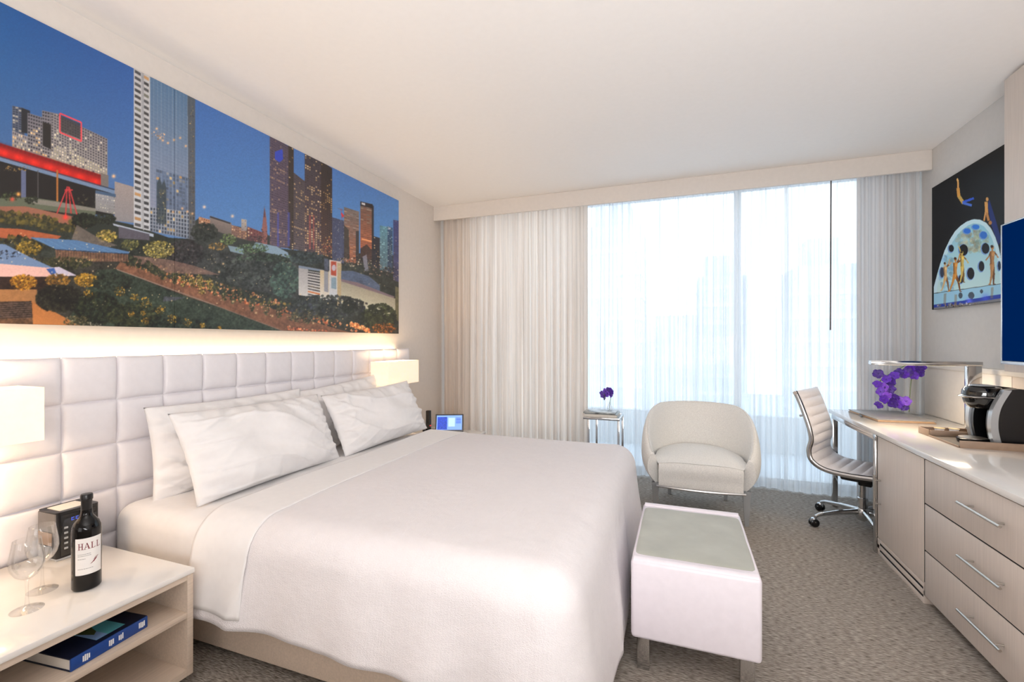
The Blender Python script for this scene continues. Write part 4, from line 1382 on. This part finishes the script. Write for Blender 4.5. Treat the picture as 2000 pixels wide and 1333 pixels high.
for k in range(3):
    t2.box((-.10 + k * .008, .075, .041), (-.096 + k * .008, .075 + rg.uniform(.012, .022), .0413))
bl(t2, 'cover_lettering', M_greytext)

# phone handset and tablet on the far nightstand
ph = thing('cordless_phone', (-2.235, 3.80, .46), 'black cordless phone standing upright on the far nightstand', 'phone')
B((-2.285, 3.755, .46), (-2.185, 3.845, .48), .006).build('cradle', M_black, ph)
B((-2.262, 3.778, .478), (-2.222, 3.818, .66), .006).build('handset', M_black, ph)
B((-2.222, 3.784, .515), (-2.220, 3.812, .520)).build('indicator_light', M_redlight, ph, smooth=0)
kp = MB()
for a in range(3):
    for b in range(4):
        kp.box((-2.223, 3.783 + a * .011, .535 + b * .016), (-2.2205, 3.791 + a * .011, .545 + b * .016))
kp.build('keypad', mat('dark_grey_keys', (52, 50, 54), .5), ph, smooth=0)

tb = thing('tablet', (-1.97, 3.70, .46), 'small tablet with blue lit screen leaning in its dock on the far nightstand', 'tablet', rz=R(24))
def tl(mb, name, m, p=tb): return mb.build(name, m, p, world=False, smooth=0)
LM = Matrix.Rotation(R(-20), 4, 'X')
def tilt(a, b, bev=0):
    return MB().box(a, b, bev, M=Matrix.Translation((0, 0, .03)) @ LM)
tl(B((-.12, -.045, 0), (.12, .06, .02), .005), 'dock', M_black)
tl(tilt((-.128, -.006, 0), (.128, .006, .165), .003), 'housing', M_black_gl)
sc_ = tl(tilt((-.115, -.0072, .02), (.115, -.006, .152)), 'screen', M_screen_on)
tl(tilt((-.108, -.0078, .024), (-.02, -.0072, .138)), 'screen_picture', M_screen_dk, sc_)
tl(tilt((-.008, -.0078, .05), (.05, -.0072, .13)), 'screen_panel', M_screen_lt, sc_)
ln = MB()
for k in range(5):
    ln.box((.06, -.0078, .08 + k * .011), (.105, -.0072, .085 + k * .011), M=Matrix.Translation((0, 0, .03)) @ LM)
tl(ln, 'screen_lines', M_screen_dk, sc_)

# ------------------------------------------------------------------ bench at the foot of the bed
bn = thing('bench', (.045, 2.21, 0), 'white leather bench with grey green top and chrome legs at the foot of the bed', 'bench')
bx0, bx1, by0, by1 = -.185, .283, 1.875, 2.56
def cushion_body():
    bm = bmesh.new()
    bmesh.ops.create_cube(bm, size=1)
    a, b = (bx0, by0, .135), (bx1, by1, .448)
    for v in bm.verts:
        v.co = Vector([(a[i] + b[i]) / 2 + v.co[i] * (b[i] - a[i]) for i in range(3)])
    bmesh.ops.bevel(bm, geom=list(bm.edges), offset=.016, segments=3, affect='EDGES', profile=.5)
    return bm
MB().bm_add(cushion_body()).build('bench_body', M_leather_bench, bn, smooth=50)
def pad_fn(s, t):
    a, b = abs(2 * s - 1), abs(2 * t - 1)
    k = (1 - a ** 10) ** .5 * (1 - b ** 10) ** .5
    wr = .002 * math.sin(12 * s + 5 * t) * math.sin(9 * t) * k
    return (bx0 + .004 + (bx1 - bx0 - .008) * s, by0 + .045 + (by1 - by0 - .10) * t, .440 + (.016 + wr) * k)
MB().grid(pad_fn, 40, 40).build('seat_pad', M_suede, bn, smooth=80, fix=False)
MB().tube([(bx0 + .01, by1 - .028, .444), (bx1 - .01, by1 - .028, .444)], .022, 12, flat=.6).build('roll', M_leather_bench, bn, smooth=60)
MB().tube([(bx0 + .01, by0 + .024, .443), (bx1 - .01, by0 + .024, .443)], .020, 12, flat=.6).build('roll', M_leather_bench, bn, smooth=60)
for x in (bx0 + .022, bx1 - .070):
    for y in (by0 + .03, by1 - .08):
        B((x, y, 0), (x + .048, y + .05, .138), .002).build('leg', M_chrome, bn)

# ------------------------------------------------------------------ tub armchair
ac = thing('tub_armchair', (.135, 3.92, 0), 'cream upholstered tub armchair with rounded back in front of the window', 'armchair')
CX, CY = .135, 3.93
def shell_fn(s, t):
    """s round the horseshoe, t round the cross section"""
    th = -R(121) + s * R(242)           # 0 is the back (+y)
    back = math.cos(th)
    up = smoothstep(-.56, .72, back) ** .62
    ztop = .455 + .335 * up
    zb = .245
    # cross section: outer bottom -> outer top -> inner top -> inner bottom
    pts = [(-.055, 0), (-.008, .25), (.014, .5), (.008, .8), (-.010, .965), (-.028, 1.0), (-.046, .965), (-.060, .8), (-.075, .5), (-.088, .25), (-.092, 0)]
    k = t * (len(pts) - 1)
    i = min(int(k), len(pts) - 2)
    f = k - i
    p0, p1, p2, p3 = pts[max(i - 1, 0)], pts[i], pts[i + 1], pts[min(i + 2, len(pts) - 1)]
    def cm(a, b, c, d):
        return .5 * (2 * b + (c - a) * f + (2 * a - 5 * b + 4 * c - d) * f * f + (3 * b - a - 3 * c + d) * f ** 3)
    off, hz = cm(p0[0], p1[0], p2[0], p3[0]), cm(p0[1], p1[1], p2[1], p3[1])
    lean = .05 * max(0, back) * hz
    x = (.412 + off) * math.sin(th)
    y = -.10 + (.452 + off + lean) * math.cos(th)
    return (CX + x, CY + y, zb + (ztop - zb) * hz)
sh = MB()
NS, NT = 73, 41
sh.grid(shell_fn, NS, NT)
sh.f.append(tuple(j * NS for j in range(NT)))
sh.f.append(tuple(j * NS + NS - 1 for j in range(NT - 1, -1, -1)))
sh.f += [((NT - 1) * NS + i, (NT - 1) * NS + i + 1, i + 1, i) for i in range(NS - 1)]
sh.build('back_shell', M_boucle, ac, smooth=55)
pp = []
for k in range(60):
    q = shell_fn(.01 + .98 * k / 59, .53)
    pp.append((q[0], q[1], q[2] + .002))
MB().tube(pp, .005, 6).build('piping', M_boucle, ac, smooth=60)
def seat_fn(s, t):
    a, b = 2 * s - 1, 2 * t - 1
    fx = .285
    y = -.352 + .62 * t
    wx = fx * (1 + .12 * math.sin(PI * min(1, t / .5)) if t < .35 else 1.1 * math.sqrt(max(0, 1 - ((t - .35) / .72) ** 2.4)))
    crown = .035 * (1 - a ** 2) * (1 - b ** 2) + .02 * (1 - abs(a) ** 4)
    return (CX + a * wx, CY + y - .02 * (1 - a * a) * max(0, -b), .425 + crown * 1.1 - .02 * smoothstep(.5, 1, abs(b)) ** 2)
sb = MB().grid(seat_fn, 30, 24)
def front_fn(s, t):
    p = seat_fn(s, 0)
    z = p[2] * (1 - t) + .245 * t
    a = 2 * s - 1
    return (p[0], p[1] - .022 * math.sin(PI * min(1, t * 1.4 + .1)) * (1 - .3 * a * a) * (1 - t * .5), z)
sb.grid(front_fn, 30, 10)
sb.box((CX - .268, CY - .345, .235), (CX + .268, CY + .2, .25))
sb.build('seat_cushion', M_boucle, ac, smooth=110)
MB().tube(catmull([(CX - .30, CY - .345, .236), (CX - .1, CY - .375, .236), (CX + .1, CY - .375, .236), (CX + .30, CY - .345, .236)]), .010, 8).build('front_rail', M_chrome, ac)
for x, y in ((-.31, -.30), (.31, -.30), (-.22, .24), (.22, .24)):
    MB().prism([(-.024, -.02), (.024, -.02), (.024, .02), (-.024, .02)], 'z', 0, 1)
    lg = MB()
    x0, y0 = CX + x, CY + y
    lg.add([(x0 - .012, y0 - .012, 0), (x0 + .012, y0 - .012, 0), (x0 + .012, y0 + .012, 0), (x0 - .012, y0 + .012, 0),
            (x0 - .027, y0 - .022, .25), (x0 + .027, y0 - .022, .25), (x0 + .027, y0 + .022, .25), (x0 - .027, y0 + .022, .25)],
           [(3, 2, 1, 0), (4, 5, 6, 7), (0, 1, 5, 4), (1, 2, 6, 5), (2, 3, 7, 6), (3, 0, 4, 7)])
    lg.build('leg', M_silver, ac, smooth=20)

# ------------------------------------------------------------------ chrome side table with books and a small orchid
st = thing('side_table', (-.655, 4.21, 0), 'small chrome side table with glass top between bed and armchair', 'table')
sx0, sx1, sy0, sy1, sz = -.815, -.495, 4.06, 4.38, .64
fr_ = MB()
w = .018
fr_.box((sx0, sy0, sz - .02), (sx1, sy0 + w, sz), .001)
fr_.box((sx0, sy1 - w, sz - .02), (sx1, sy1, sz), .001)
fr_.box((sx0, sy0 + w, sz - .02), (sx0 + w, sy1 - w, sz), .001)
fr_.box((sx1 - w, sy0 + w, sz - .02), (sx1, sy1 - w, sz), .001)
fr_.build('top_frame', M_chrome, st)
B((sx0 + w, sy0 + w, sz - .010), (sx1 - w, sy1 - w, sz - .002)).build('glass_top', M_glass, st, smooth=0)
for x, y in ((sx0 + .03, sy0 + .05), (sx0 + .06, sy1 - w), (sx1 - w, sy0), (sx1 - w, sy1 - w)):
    B((x, y, 0), (x + w, y + w, sz - .02), .001).build('leg', M_chrome, st)
b1 = thing('magazine', (-.66, 4.2, sz), 'thick pale magazine with grey photo cover lying on the side table', 'magazine')
B((-.80, 4.07, sz), (-.52, 4.30, sz + .028), .003).build('pages', M_paper, b1)
B((-.802, 4.068, sz + .028), (-.518, 4.302, sz + .031), .001).build('cover', mat('grey_photo_cover', (120, 126, 126), .3, var=.5, vscale=14), b1)
b2 = tag(B((-.815, 4.062, sz + .032), (-.535, 4.26, sz + .046), .003).build('magazine', mat('silver_photo_cover', (170, 174, 172), .25, var=.4, vscale=12)), 'thin silvery magazine lying on top of the thick one', 'magazine')

def blossom_mesh(r, m, seed):
    rg = random.Random(seed)
    mb = MB()
    for k in range(5):
        a = 2 * PI * k / 5 + rg.uniform(-.1, .1) + PI / 2
        wd = (.62 if k in (1, 4) else .5) * r
        ln_ = r * rg.uniform(.9, 1.05)
        ca, sa = math.cos(a), math.sin(a)
        cup = rg.uniform(.1, .3)
        def fn(s, t):
            l = t * ln_
            ww = wd * (math.sin(PI * min(1, .12 + .80 * t)) ** .7) * (2 * s - 1)
            z = cup * r * t * t * .6 - .25 * abs(2 * s - 1) ** 2 * r * .3 + .04 * r * math.sin(6 * s + 5 * t)
            return (ca * l - sa * ww, sa * l + ca * ww, z)
        mb.grid(fn, 6, 6)
    mb.lathe([(.14 * r, 0), (.2 * r, .1 * r), (.1 * r, .28 * r)], (0, 0, 0), 8)
    return mb.mesh('blossom', m, smooth=80, fix=False)
BLS = [blossom_mesh(.036, M_petal, 1), blossom_mesh(.035, M_petal2, 2), blossom_mesh(.032, M_petal3, 3)]
def spray(t, pts, seed, scale=1.0):
    rg = random.Random(seed)
    for i, p in enumerate(pts):
        o = bpy.data.objects.new('blossom', BLS[(i * 2 + seed) % 3] if seed != 8 else (BLS[i % 2] if i < 11 else BLS[(i * 2) % 3]))
        COL.objects.link(o)
        o.parent = t
        d = Vector((-.55 + rg.uniform(-.5, .5), -.8 + rg.uniform(-.3, .3), rg.uniform(-.5, .4))).normalized()
        o.matrix_basis = Matrix.Translation(Vector(p) - Vector(t.location)) @ d.to_track_quat('Z', 'Y').to_matrix().to_4x4() @ Matrix.Rotation(rg.uniform(0, 6.28), 4, 'Z') @ Matrix.Scale(scale * rg.uniform(.88, 1.12), 4)
vs_ = thing('bud_vase', (-.60, 4.20, .686), 'tiny clear glass vase on the magazines of the side table', 'vase')
MB().lathe([(.020, 0), (.026, .010), (.026, .035), (.014, .055), (.010, .075), (.012, .08), (.008, .075), (.012, .055), (.022, .035), (.022, .012)], (-.60, 4.20, .686), 24).build('vase_body', M_glass, vs_, smooth=60)
o1 = thing('orchid_sprig', (-.60, 4.20, .69), 'short sprig of purple orchid blossoms in the tiny vase', 'flower')
MB().tube(catmull([(-.60, 4.20, .695), (-.598, 4.20, .76), (-.59, 4.195, .81), (-.61, 4.19, .85), (-.66, 4.185, .85)]), .003, 6).build('stem', M_stem, o1)
spray(o1, [(-.665, 4.17, .835), (-.64, 4.17, .865), (-.605, 4.165, .872), (-.58, 4.17, .845), (-.62, 4.16, .84), (-.645, 4.165, .82), (-.59, 4.17, .87)], 3, .95)

# ------------------------------------------------------------------ desk run on the right wall
CT = .765
ct = tag(B((1.135, 1.55, .737), (1.757, 4.385, CT), .003).build('countertop', M_quartz), 'long glossy white stone countertop running from the drawers to the desk end', 'countertop')
bs = thing('splashback', (1.775, 3, CT), 'low cream panel with ledge rail behind the desk and coffee maker', 'panel')
B((1.760, 3.40, CT), (1.789, 4.38, 1.12), .001).build('panel', M_rail, bs)
B((1.760, 1.55, CT), (1.789, 3.395, 1.12), .001).build('panel', M_wood, bs)
B((1.748, 1.55, 1.12), (1.789, 4.40, 1.152), .003).build('ledge_rail', M_rail, bs)

# cabinet with a door
def handle(mb_parent, p0, p1, out, m=M_steel):
    """bar pull with two posts; out is the direction off the face"""
    p0, p1, out = Vector(p0), Vector(p1), Vector(out)
    mb = MB()
    d = (p1 - p0)
    mb.tube([p0, p1], .006, 10)
    for k in (.16, .84):
        a = p0 + d * k
        mb.tube([a, a - out], .0042, 8)
    return mb.build('handle', m, mb_parent)
cb = thing('minibar_cabinet', (1.45, 3.15, 0), 'pale oak cabinet with a tall door and slotted plinth beside the desk chair', 'cabinet')
FX = 1.15
B((FX + .021, 2.868, .10), (1.757, 3.445, .736), .001).build('carcass', M_wood, cb)
B((FX + .003, 2.8685, .108), (FX + .0205, 3.440, .726)).build('painted_gap_shade', M_slot, cb, smooth=0)  # black strip painting the shade around the door
dr = B((FX, 2.872, .105), (FX + .02, 3.442, .728), .0015).build('door', M_wood, cb)
handle(dr, (FX - .034, 3.395, .29), (FX - .034, 3.395, .50), (-.034, 0, 0))
pl = MB()
pl.box((FX, 2.868, 0), (1.757, 3.445, .026), .001)
pl.box((FX, 2.868, .040), (1.757, 3.445, .066), .001)
pl.box((FX, 2.868, .080), (1.757, 3.445, .100), .001)
pl.box((FX, 2.868, .026), (1.757, 2.875, .080))
pl.box((FX, 3.415, .026), (1.757, 3.445, .080))
pl.build('slotted_plinth', M_wood, cb)
B((FX + .0025, 2.876, .02), (FX + .005, 3.414, .085)).build('vent_slot_shade', M_slot, cb, smooth=0)  # black plate almost flush, painting the shade inside the slots
def drawer_unit(y0, y1, label):
    du = thing('drawer_unit', (1.45, (y0 + y1) / 2, 0), label, 'drawers', None)
    B((FX + .021, y0, .045), (1.757, y1, .736), .001).build('carcass', M_wood, du)
    B((FX + .003, y0 + .006, .055), (FX + .0205, y1 - .004, .725)).build('painted_gap_shade', M_slot, du, smooth=0)  # black sheet that paints shade between the drawer fronts
    B((FX + .05, y0 + .01, 0), (1.757, y1 - .01, .045)).build('toe_kick', M_wood_dark, du, smooth=0)
    for z0, z1 in ((.045, .268), (.275, .503), (.510, .727)):
        d = B((FX, y0 + .003, z0), (FX + .02, y1 - .005, z1), .0015).build('drawer_front', M_wood, du)
        yc = (y0 + y1) / 2 + (.0)
        zc = (z0 + z1) / 2 + .01
        handle(d, (FX - .034, yc - .14, zc), (FX - .034, yc + .14, zc), (-.034, 0, 0))
drawer_unit(1.855, 2.864, 'pale oak unit of three wide drawers with steel bar handles')

# desk legs
dk = thing('desk', (1.45, 3.95, 0), 'chrome leg frame carrying the open desk end of the countertop', 'desk')
for y in (4.29, 3.45):
    for x in (1.14, 1.70):
        B((x, y, 0), (x + .035, y + .035, .70), .0015).build('leg', M_chrome, dk)
B((1.14, 3.45, .70), (1.175, 4.325, .737), .0015).build('rail', M_chrome, dk)
B((1.70, 3.45, .70), (1.735, 4.325, .737), .0015).build('rail', M_chrome, dk)
B((1.175, 4.29, .70), (1.70, 4.325, .737), .0015).build('cross_rail', M_chrome, dk)

# desk lamp
dl = thing('desk_lamp', (1.645, 3.52, CT), 'angular chrome desk lamp with a long flat arm over the desk', 'lamp')
B((1.55, 3.46, CT), (1.72, 3.60, CT + .012), .002).build('base', M_chrome, dl)
B((1.612, 3.505, CT + .012), (1.682, 3.535, 1.180), .002).build('stem', M_chrome, dl)
B((1.135, 3.495, 1.170), (1.682, 3.545, 1.196), .002).build('arm', M_chrome, dl)
area('desk_lamp_light', (1.36, 3.52, 1.168), (0, 0, 0), .40, .03, 4.5, (1.0, .82, .6))
B((1.18, 3.512, 1.169), (1.56, 3.53, 1.170)).build('light_strip', mat('lamp_diffuser', (255, 236, 206), .5, emit=(255, 226, 180), estr=4), dl, smooth=0)

# tall vase and orchid
vz = thing('square_vase', (1.62, 4.28, CT), 'tall square clear glass vase in the far corner of the desk', 'vase')
vx0, vx1, vy0, vy1 = 1.575, 1.70, 4.23, 4.355
g = MB()
th_ = .005
g.box((vx0, vy0, CT + .012), (vx0 + th_, vy1, 1.145))
g.box((vx1 - th_, vy0, CT + .012), (vx1, vy1, 1.145))
g.box((vx0 + th_, vy0, CT + .012), (vx1 - th_, vy0 + th_, 1.145))
g.box((vx0 + th_, vy1 - th_, CT + .012), (vx1 - th_, vy1, 1.145))
g.build('vase_walls', M_glass, vz, smooth=0)
B((vx0, vy0, CT), (vx1, vy1, CT + .012), .002).build('vase_base', M_glass, vz, smooth=0)
orch = thing('orchid_spray', (1.63, 4.28, CT + .012), 'arching spray of deep purple orchids drooping from the tall vase', 'flower')
arc = catmull([(1.63, 4.29, CT + .015), (1.635, 4.285, .95), (1.64, 4.27, 1.10), (1.60, 4.22, 1.145), (1.50, 4.19, 1.09), (1.41, 4.17, 1.02), (1.39, 4.15, .93), (1.44, 4.13, .86), (1.52, 4.12, .84)])
MB().tube(arc, .0035, 6).build('stem', M_stem, orch)
fl = [(1.655, 4.15, 1.135), (1.62, 4.14, 1.13), (1.585, 4.15, 1.12), (1.63, 4.14, 1.095), (1.60, 4.13, 1.07), (1.565, 4.14, 1.09), (1.54, 4.13, 1.075),
      (1.51, 4.13, 1.085), (1.48, 4.13, 1.065), (1.385, 4.13, 1.075), (1.43, 4.12, 1.04), (1.455, 4.12, 1.02), (1.38, 4.13, 1.00), (1.41, 4.12, .98),
      (1.45, 4.11, .965), (1.395, 4.12, .945), (1.43, 4.11, .92), (1.47, 4.10, .905), (1.415, 4.12, .89), (1.50, 4.10, .89), (1.46, 4.10, .865),
      (1.385, 4.12, .845), (1.535, 4.09, .885), (1.525, 4.09, .845), (1.49, 4.09, .86)]
spray(orch, fl, 8, 1.0)

# folder on the desk
fo = thing('leather_folder', (1.42, 4.05, CT), 'grey compendium folder with tan edge lying on the desk', 'folder', rz=R(4))
fo_in = []
B((-.165, -.235, 0), (.165, .235, .006), .001).build('back_board', M_taupe, fo, world=False)
B((-.160, -.230, .006), (.158, .230, .014)).build('pages', mat('tan_pages', (214, 178, 140), .6, var=.03), fo, world=False, smooth=0)
B((-.165, -.235, .014), (.165, .235, .020), .001).build('cover', mat('grey_leatherette', (140, 138, 138), .35, var=.03), fo, world=False)
pn = tag(MB().tube([(1.272, 4.16, CT + .006), (1.240, 3.99, CT + .006)], .0055, 8).build('pen', M_black), 'black pen lying beside the folder near the desk edge', 'pen')

# tray with coffee capsules
ty = thing('serving_tray', (1.54, 3.26, CT), 'taupe leatherette tray with low rim under the coffee maker', 'tray')
tx0, tx1, ty0, ty1 = 1.362, 1.74, 3.03, 3.45
B((tx0, ty0, CT), (tx1, ty1, CT + .006), .001).build('tray_floor', M_taupe_in, ty)
B((tx0, ty0 - .006, CT), (tx1, ty0, CT + .038), .001).build('rim', M_taupe, ty)
B((tx0, ty1, CT), (tx1, ty1 + .006, CT + .038), .001).build('rim', M_taupe, ty)
B((tx1, ty0, CT), (tx1 + .006, ty1, CT + .038), .001).build('rim', M_taupe, ty)
B((tx0 - .006, ty0, CT), (tx0, ty1 - .12, CT + .010), .001).build('low_rim', M_taupe, ty)
cbx = MB()
cbx.box((tx0 - .006, ty1 - .12, CT), (tx0, ty1, CT + .038), .001)
cbx.box((tx0, ty1 - .126, CT + .006), (tx1 - .1, ty1 - .12, CT + .038), .001)
cbx.build('divider', M_taupe, ty)
for k, (x, y) in enumerate(((1.43, 3.385), (1.50, 3.39))):
    cp = thing('coffee_capsule', (x, y, CT + .006), ('pale coffee capsule at the desk end of the tray compartment', 'pale coffee capsule nearer to the coffee maker in the tray compartment')[k], 'capsule', 'coffee capsules in the tray')
    MB().lathe([(.018, 0), (.022, .034), (.025, .036)], (x, y, CT + .006), 20).build('cup', M_white, cp)
    MB().lathe([(.025, .0362), (.025, .038)], (x, y, CT + .006), 20).build('lid', M_gold, cp)

# coffee maker, its front facing the bed
cf = thing('coffee_maker', (1.58, 3.17, CT + .006), 'black and silver single cup coffee maker standing in the tray', 'coffee maker')
cz = CT + .006
ny0, ny1 = 3.065, 3.285
front = catmull([(1.530, 0, cz), (1.512, 0, cz + .10), (1.522, 0, cz + .20), (1.565, 0, 1.068)], 6)
front = [(p.x, p.z) for p in front]
prof = front + [(1.62, 1.075), (1.69, 1.066), (1.735, 1.04), (1.738, .95), (1.738, cz)]
MB().prism(prof, 'y', ny0, ny0 + .055).build('side_housing', M_black, cf, smooth=40)
MB().prism(prof, 'y', ny1 - .055, ny1).build('side_housing', M_black, cf, smooth=40)
cen = [(1.60, cz), (1.60, 1.06), (1.69, 1.06), (1.735, 1.04), (1.735, cz)]
MB().prism(cen, 'y', ny0 + .055, ny1 - .055).build('water_column', M_black_gl, cf, smooth=40)
for y in (ny0 - .003, ny1 - .028):
    mb = MB()
    n = len(front)
    off = [(x - .008, z) for x, z in front]
    inn = [(x + .022, z) for x, z in front]
    mb.prism(off + inn[::-1], 'y', y, y + .031)
    mb.build('silver_strip', M_silver, cf, smooth=40)
yc = (ny0 + ny1) / 2
head = MB()
def head_fn(s, t):
    a = 2 * PI * s
    prof_ = [(.020, .955), (.052, .962), (.070, .985), (.078, 1.015), (.080, 1.03), (.078, 1.055), (.068, 1.072), (.03, 1.080), (.002, 1.082)]
    k = t * (len(prof_) - 1)
    i = min(int(k), len(prof_) - 2)
    f = k - i
    r = prof_[i][0] * (1 - f) + prof_[i + 1][0] * f
    z = prof_[i][1] * (1 - f) + prof_[i + 1][1] * f
    return (1.525 + r * 1.05 * math.cos(a), yc + r * math.sin(a), z)
head.grid(head_fn, 32, 25, closed_u=True)
head.build('brew_head', M_black_gl, cf, smooth=60)
MB().lathe([(.082, -.006), (.088, 0), (.082, .006)], (0, 0, 0), 36, M=Matrix.Translation((1.522, yc, 1.022)) @ Matrix.Scale(1.1, 4, (1, 0, 0))).build('lift_handle', M_chrome, cf, smooth=60)
MB().lathe([(.03, 0), (.052, .002), (.05, .006), (.02, .010)], (1.522, yc, 1.078), 28).build('lid_trim', M_silver, cf, smooth=60)
MB().lathe([(.062, 0), (.066, .012), (.066, .022), (.060, .026)], (1.485, yc, cz), 32).build('drip_tray', M_black, cf)
MB().lathe([(.058, 0), (.058, .003)], (1.485, yc, cz + .026), 32).build('drip_plate', M_steel, cf)
for k in range(3):
    MB().lathe([(.006, 0), (.006, .004)], (1.524 + .011 * k, ny0 + .012, cz + .21 + .03 * k), 10, M=Matrix.Rotation(R(-62), 4, 'Y')).build('button', M_chrome, cf)

# ------------------------------------------------------------------ television on its oak panel
wp = thing('oak_cladding', (1.72, 2.4, 1.16), 'tall pale oak panel on the right wall behind the television', 'panel')
B((1.662, 1.55, 1.155), (1.7885, 3.27, 2.745), .002).build('panel', M_wood, wp)
tv = thing('television', (1.62, 2.45, 1.2), 'flat television with dark blue screen mounted on the oak panel', 'television')
ty_0, ty_1, tz0, tz1, tvx = 1.83, 3.07, 1.202, 1.916, 1.55
B((tvx, ty_0, tz0), (tvx + .045, ty_1, tz1), .004).build('housing', M_black, tv)
B((tvx - .0015, ty_0 + .008, tz0 + .018), (tvx, ty_1 - .008, tz1 - .008)).build('screen', M_screen_off, tv, smooth=0)
bz = MB()
bz.box((tvx - .004, ty_0, tz0), (tvx, ty_1, tz0 + .016), .001)
bz.box((tvx - .003, ty_1 - .007, tz0 + .016), (tvx + .045, ty_1 + .001, tz1), .001)
bz.box((tvx - .003, ty_0, tz1 - .007), (tvx, ty_1 - .007, tz1), .001)
bz.build('bezel', M_silver, tv)
B((tvx + .045, 2.3, 1.4), (1.662, 2.6, 1.7), .003).build('wall_mount', M_black, tv)

# ------------------------------------------------------------------ white task chair
tk = thing('task_chair', (1.212, 3.89, 0), 'white ribbed leather office chair on a chrome star base at the desk', 'chair', rz=R(-29))
def tbld(mb, name, m, p=tk, s=40): return mb.build(name, m, p, world=False, smooth=s)
prof = catmull([(-.345, 0, .955), (-.305, 0, .86), (-.265, 0, .74), (-.245, 0, .66), (-.240, 0, .60), (-.255, 0, .53), (-.235, 0, .465), (-.16, 0, .425), (-.03, 0, .415), (.12, 0, .422), (.21, 0, .425), (.245, 0, .405)], 10)
L = [0]
for i in range(1, len(prof)):
    L.append(L[-1] + (prof[i] - prof[i - 1]).length)
TOT = L[-1]
def along(d):
    d = max(0, min(TOT, d))
    for i in range(1, len(L)):
        if L[i] >= d:
            f = (d - L[i - 1]) / (L[i] - L[i - 1])
            tg = (prof[i] - prof[i - 1]).normalized()
            return prof[i - 1].lerp(prof[i], f), Vector((tg.z, 0, -tg.x))
    return prof[-1], Vector((0, 0, 1))
NR = 15
def rib_fn(front):
    def fn(s, t):
        p, nrm = along(.002 + (TOT - .017) * t)
        nn = Vector((-nrm.x, 0, -nrm.z)) if nrm.z < 0 or nrm.x < 0 else nrm
        a = 2 * s - 1
        rib = abs(math.sin(PI * t * NR)) ** .6
        e = 1 - abs(a) ** 8
        hgt = .006 + .016 * rib * e
        q = p + nn * (hgt if front else -.006)
        return (q.x, a * .229, q.z)
    return fn
pad = MB().grid(rib_fn(True), 9, NR * 7 + 1)
pad.grid(rib_fn(False), 9, NR * 3 + 1)
tbld(pad, 'ribbed_pad', M_leather, s=70)
for sg in (-1, 1):
    rp = []
    for q in range(60):
        p, nrm = along(TOT * q / 59)
        nn = Vector((-nrm.x, 0, -nrm.z)) if nrm.z < 0 or nrm.x < 0 else nrm
        rp.append((p.x - nn.x * .014, sg * .220, p.z - nn.z * .014))
    rail = MB().tube(rp, .0115, 10, flat=1.4)
    tbld(rail, 'side_rail', M_chrome)
tbld(MB().tube([(-.352, -.235, .938), (-.352, .235, .938)], .014, 12), 'top_roll', M_steel)
tbld(MB().tube([(.245, -.225, .402), (.245, .225, .402)], .012, 12), 'front_roll', M_leather)
for x, z in ((-.30, .775), (-.04, .395), (.14, .398)):
    tbld(MB().tube([(x - .02, -.222, z), (x - .02, .222, z)], .009, 8), 'stretcher', M_chrome)
mech = MB()
mech.box((-.12, -.065, .325), (.12, .065, .398), .014)
mech.box((-.02, -.04, .30), (.06, .04, .34), .01)
tbld(mech, 'tilt_mechanism', M_black)
tbld(MB().tube([(.02, .05, .355), (.03, .17, .345)], .006, 8), 'lever', M_black)
tbld(MB().lathe([(.030, .085), (.030, .21), (.020, .212), (.020, .31)], (0, 0, 0), 20), 'gas_column', M_chrome)
tbld(MB().lathe([(.030, .055), (.042, .075), (.042, .125), (.030, .14)], (0, 0, 0), 20), 'hub', M_chrome)
for k in range(5):
    a = R(180 + 36 + 10 + 72 * k)
    ca, sa = math.cos(a), math.sin(a)
    mb = MB().tube([(.03 * ca, .03 * sa, .112), (.16 * ca, .16 * sa, .103), (.29 * ca, .29 * sa, .085), (.322 * ca, .322 * sa, .070)], [.017, .014, .011, .010], 10, flat=1.2)
    tbld(mb, 'star_leg', M_chrome)
    cs = MB()
    cx_, cy_ = .322 * ca, .322 * sa
    cs.tube([(cx_, cy_, .05), (cx_, cy_, .078)], .006, 8)
    ct_ = tbld(cs, 'caster', M_chrome)
    for sg in (-1, 1):
        w_ = MB()
        ax = Vector((-sa, ca, 0))
        c0 = Vector((cx_ + .010 * ca, cy_ + .010 * sa, .0285)) + ax * (sg * .006)
        c1 = c0 + ax * (sg * .018)
        w_.tube([c0, c0 + ax * sg * .003, c1 - ax * sg * .004, c1], [.024, .028, .028, .022], 18)
        tbld(w_, 'wheel', M_black, ct_)
    hood = MB()
    hood.lathe([(.004, .032), (.018, .026), (.024, .012), (.025, 0)], (cx_ + .01 * ca, cy_ + .01 * sa, .034), 14, cap0=False, cap1=False)
    tbld(hood, 'hood', M_chrome, ct_)
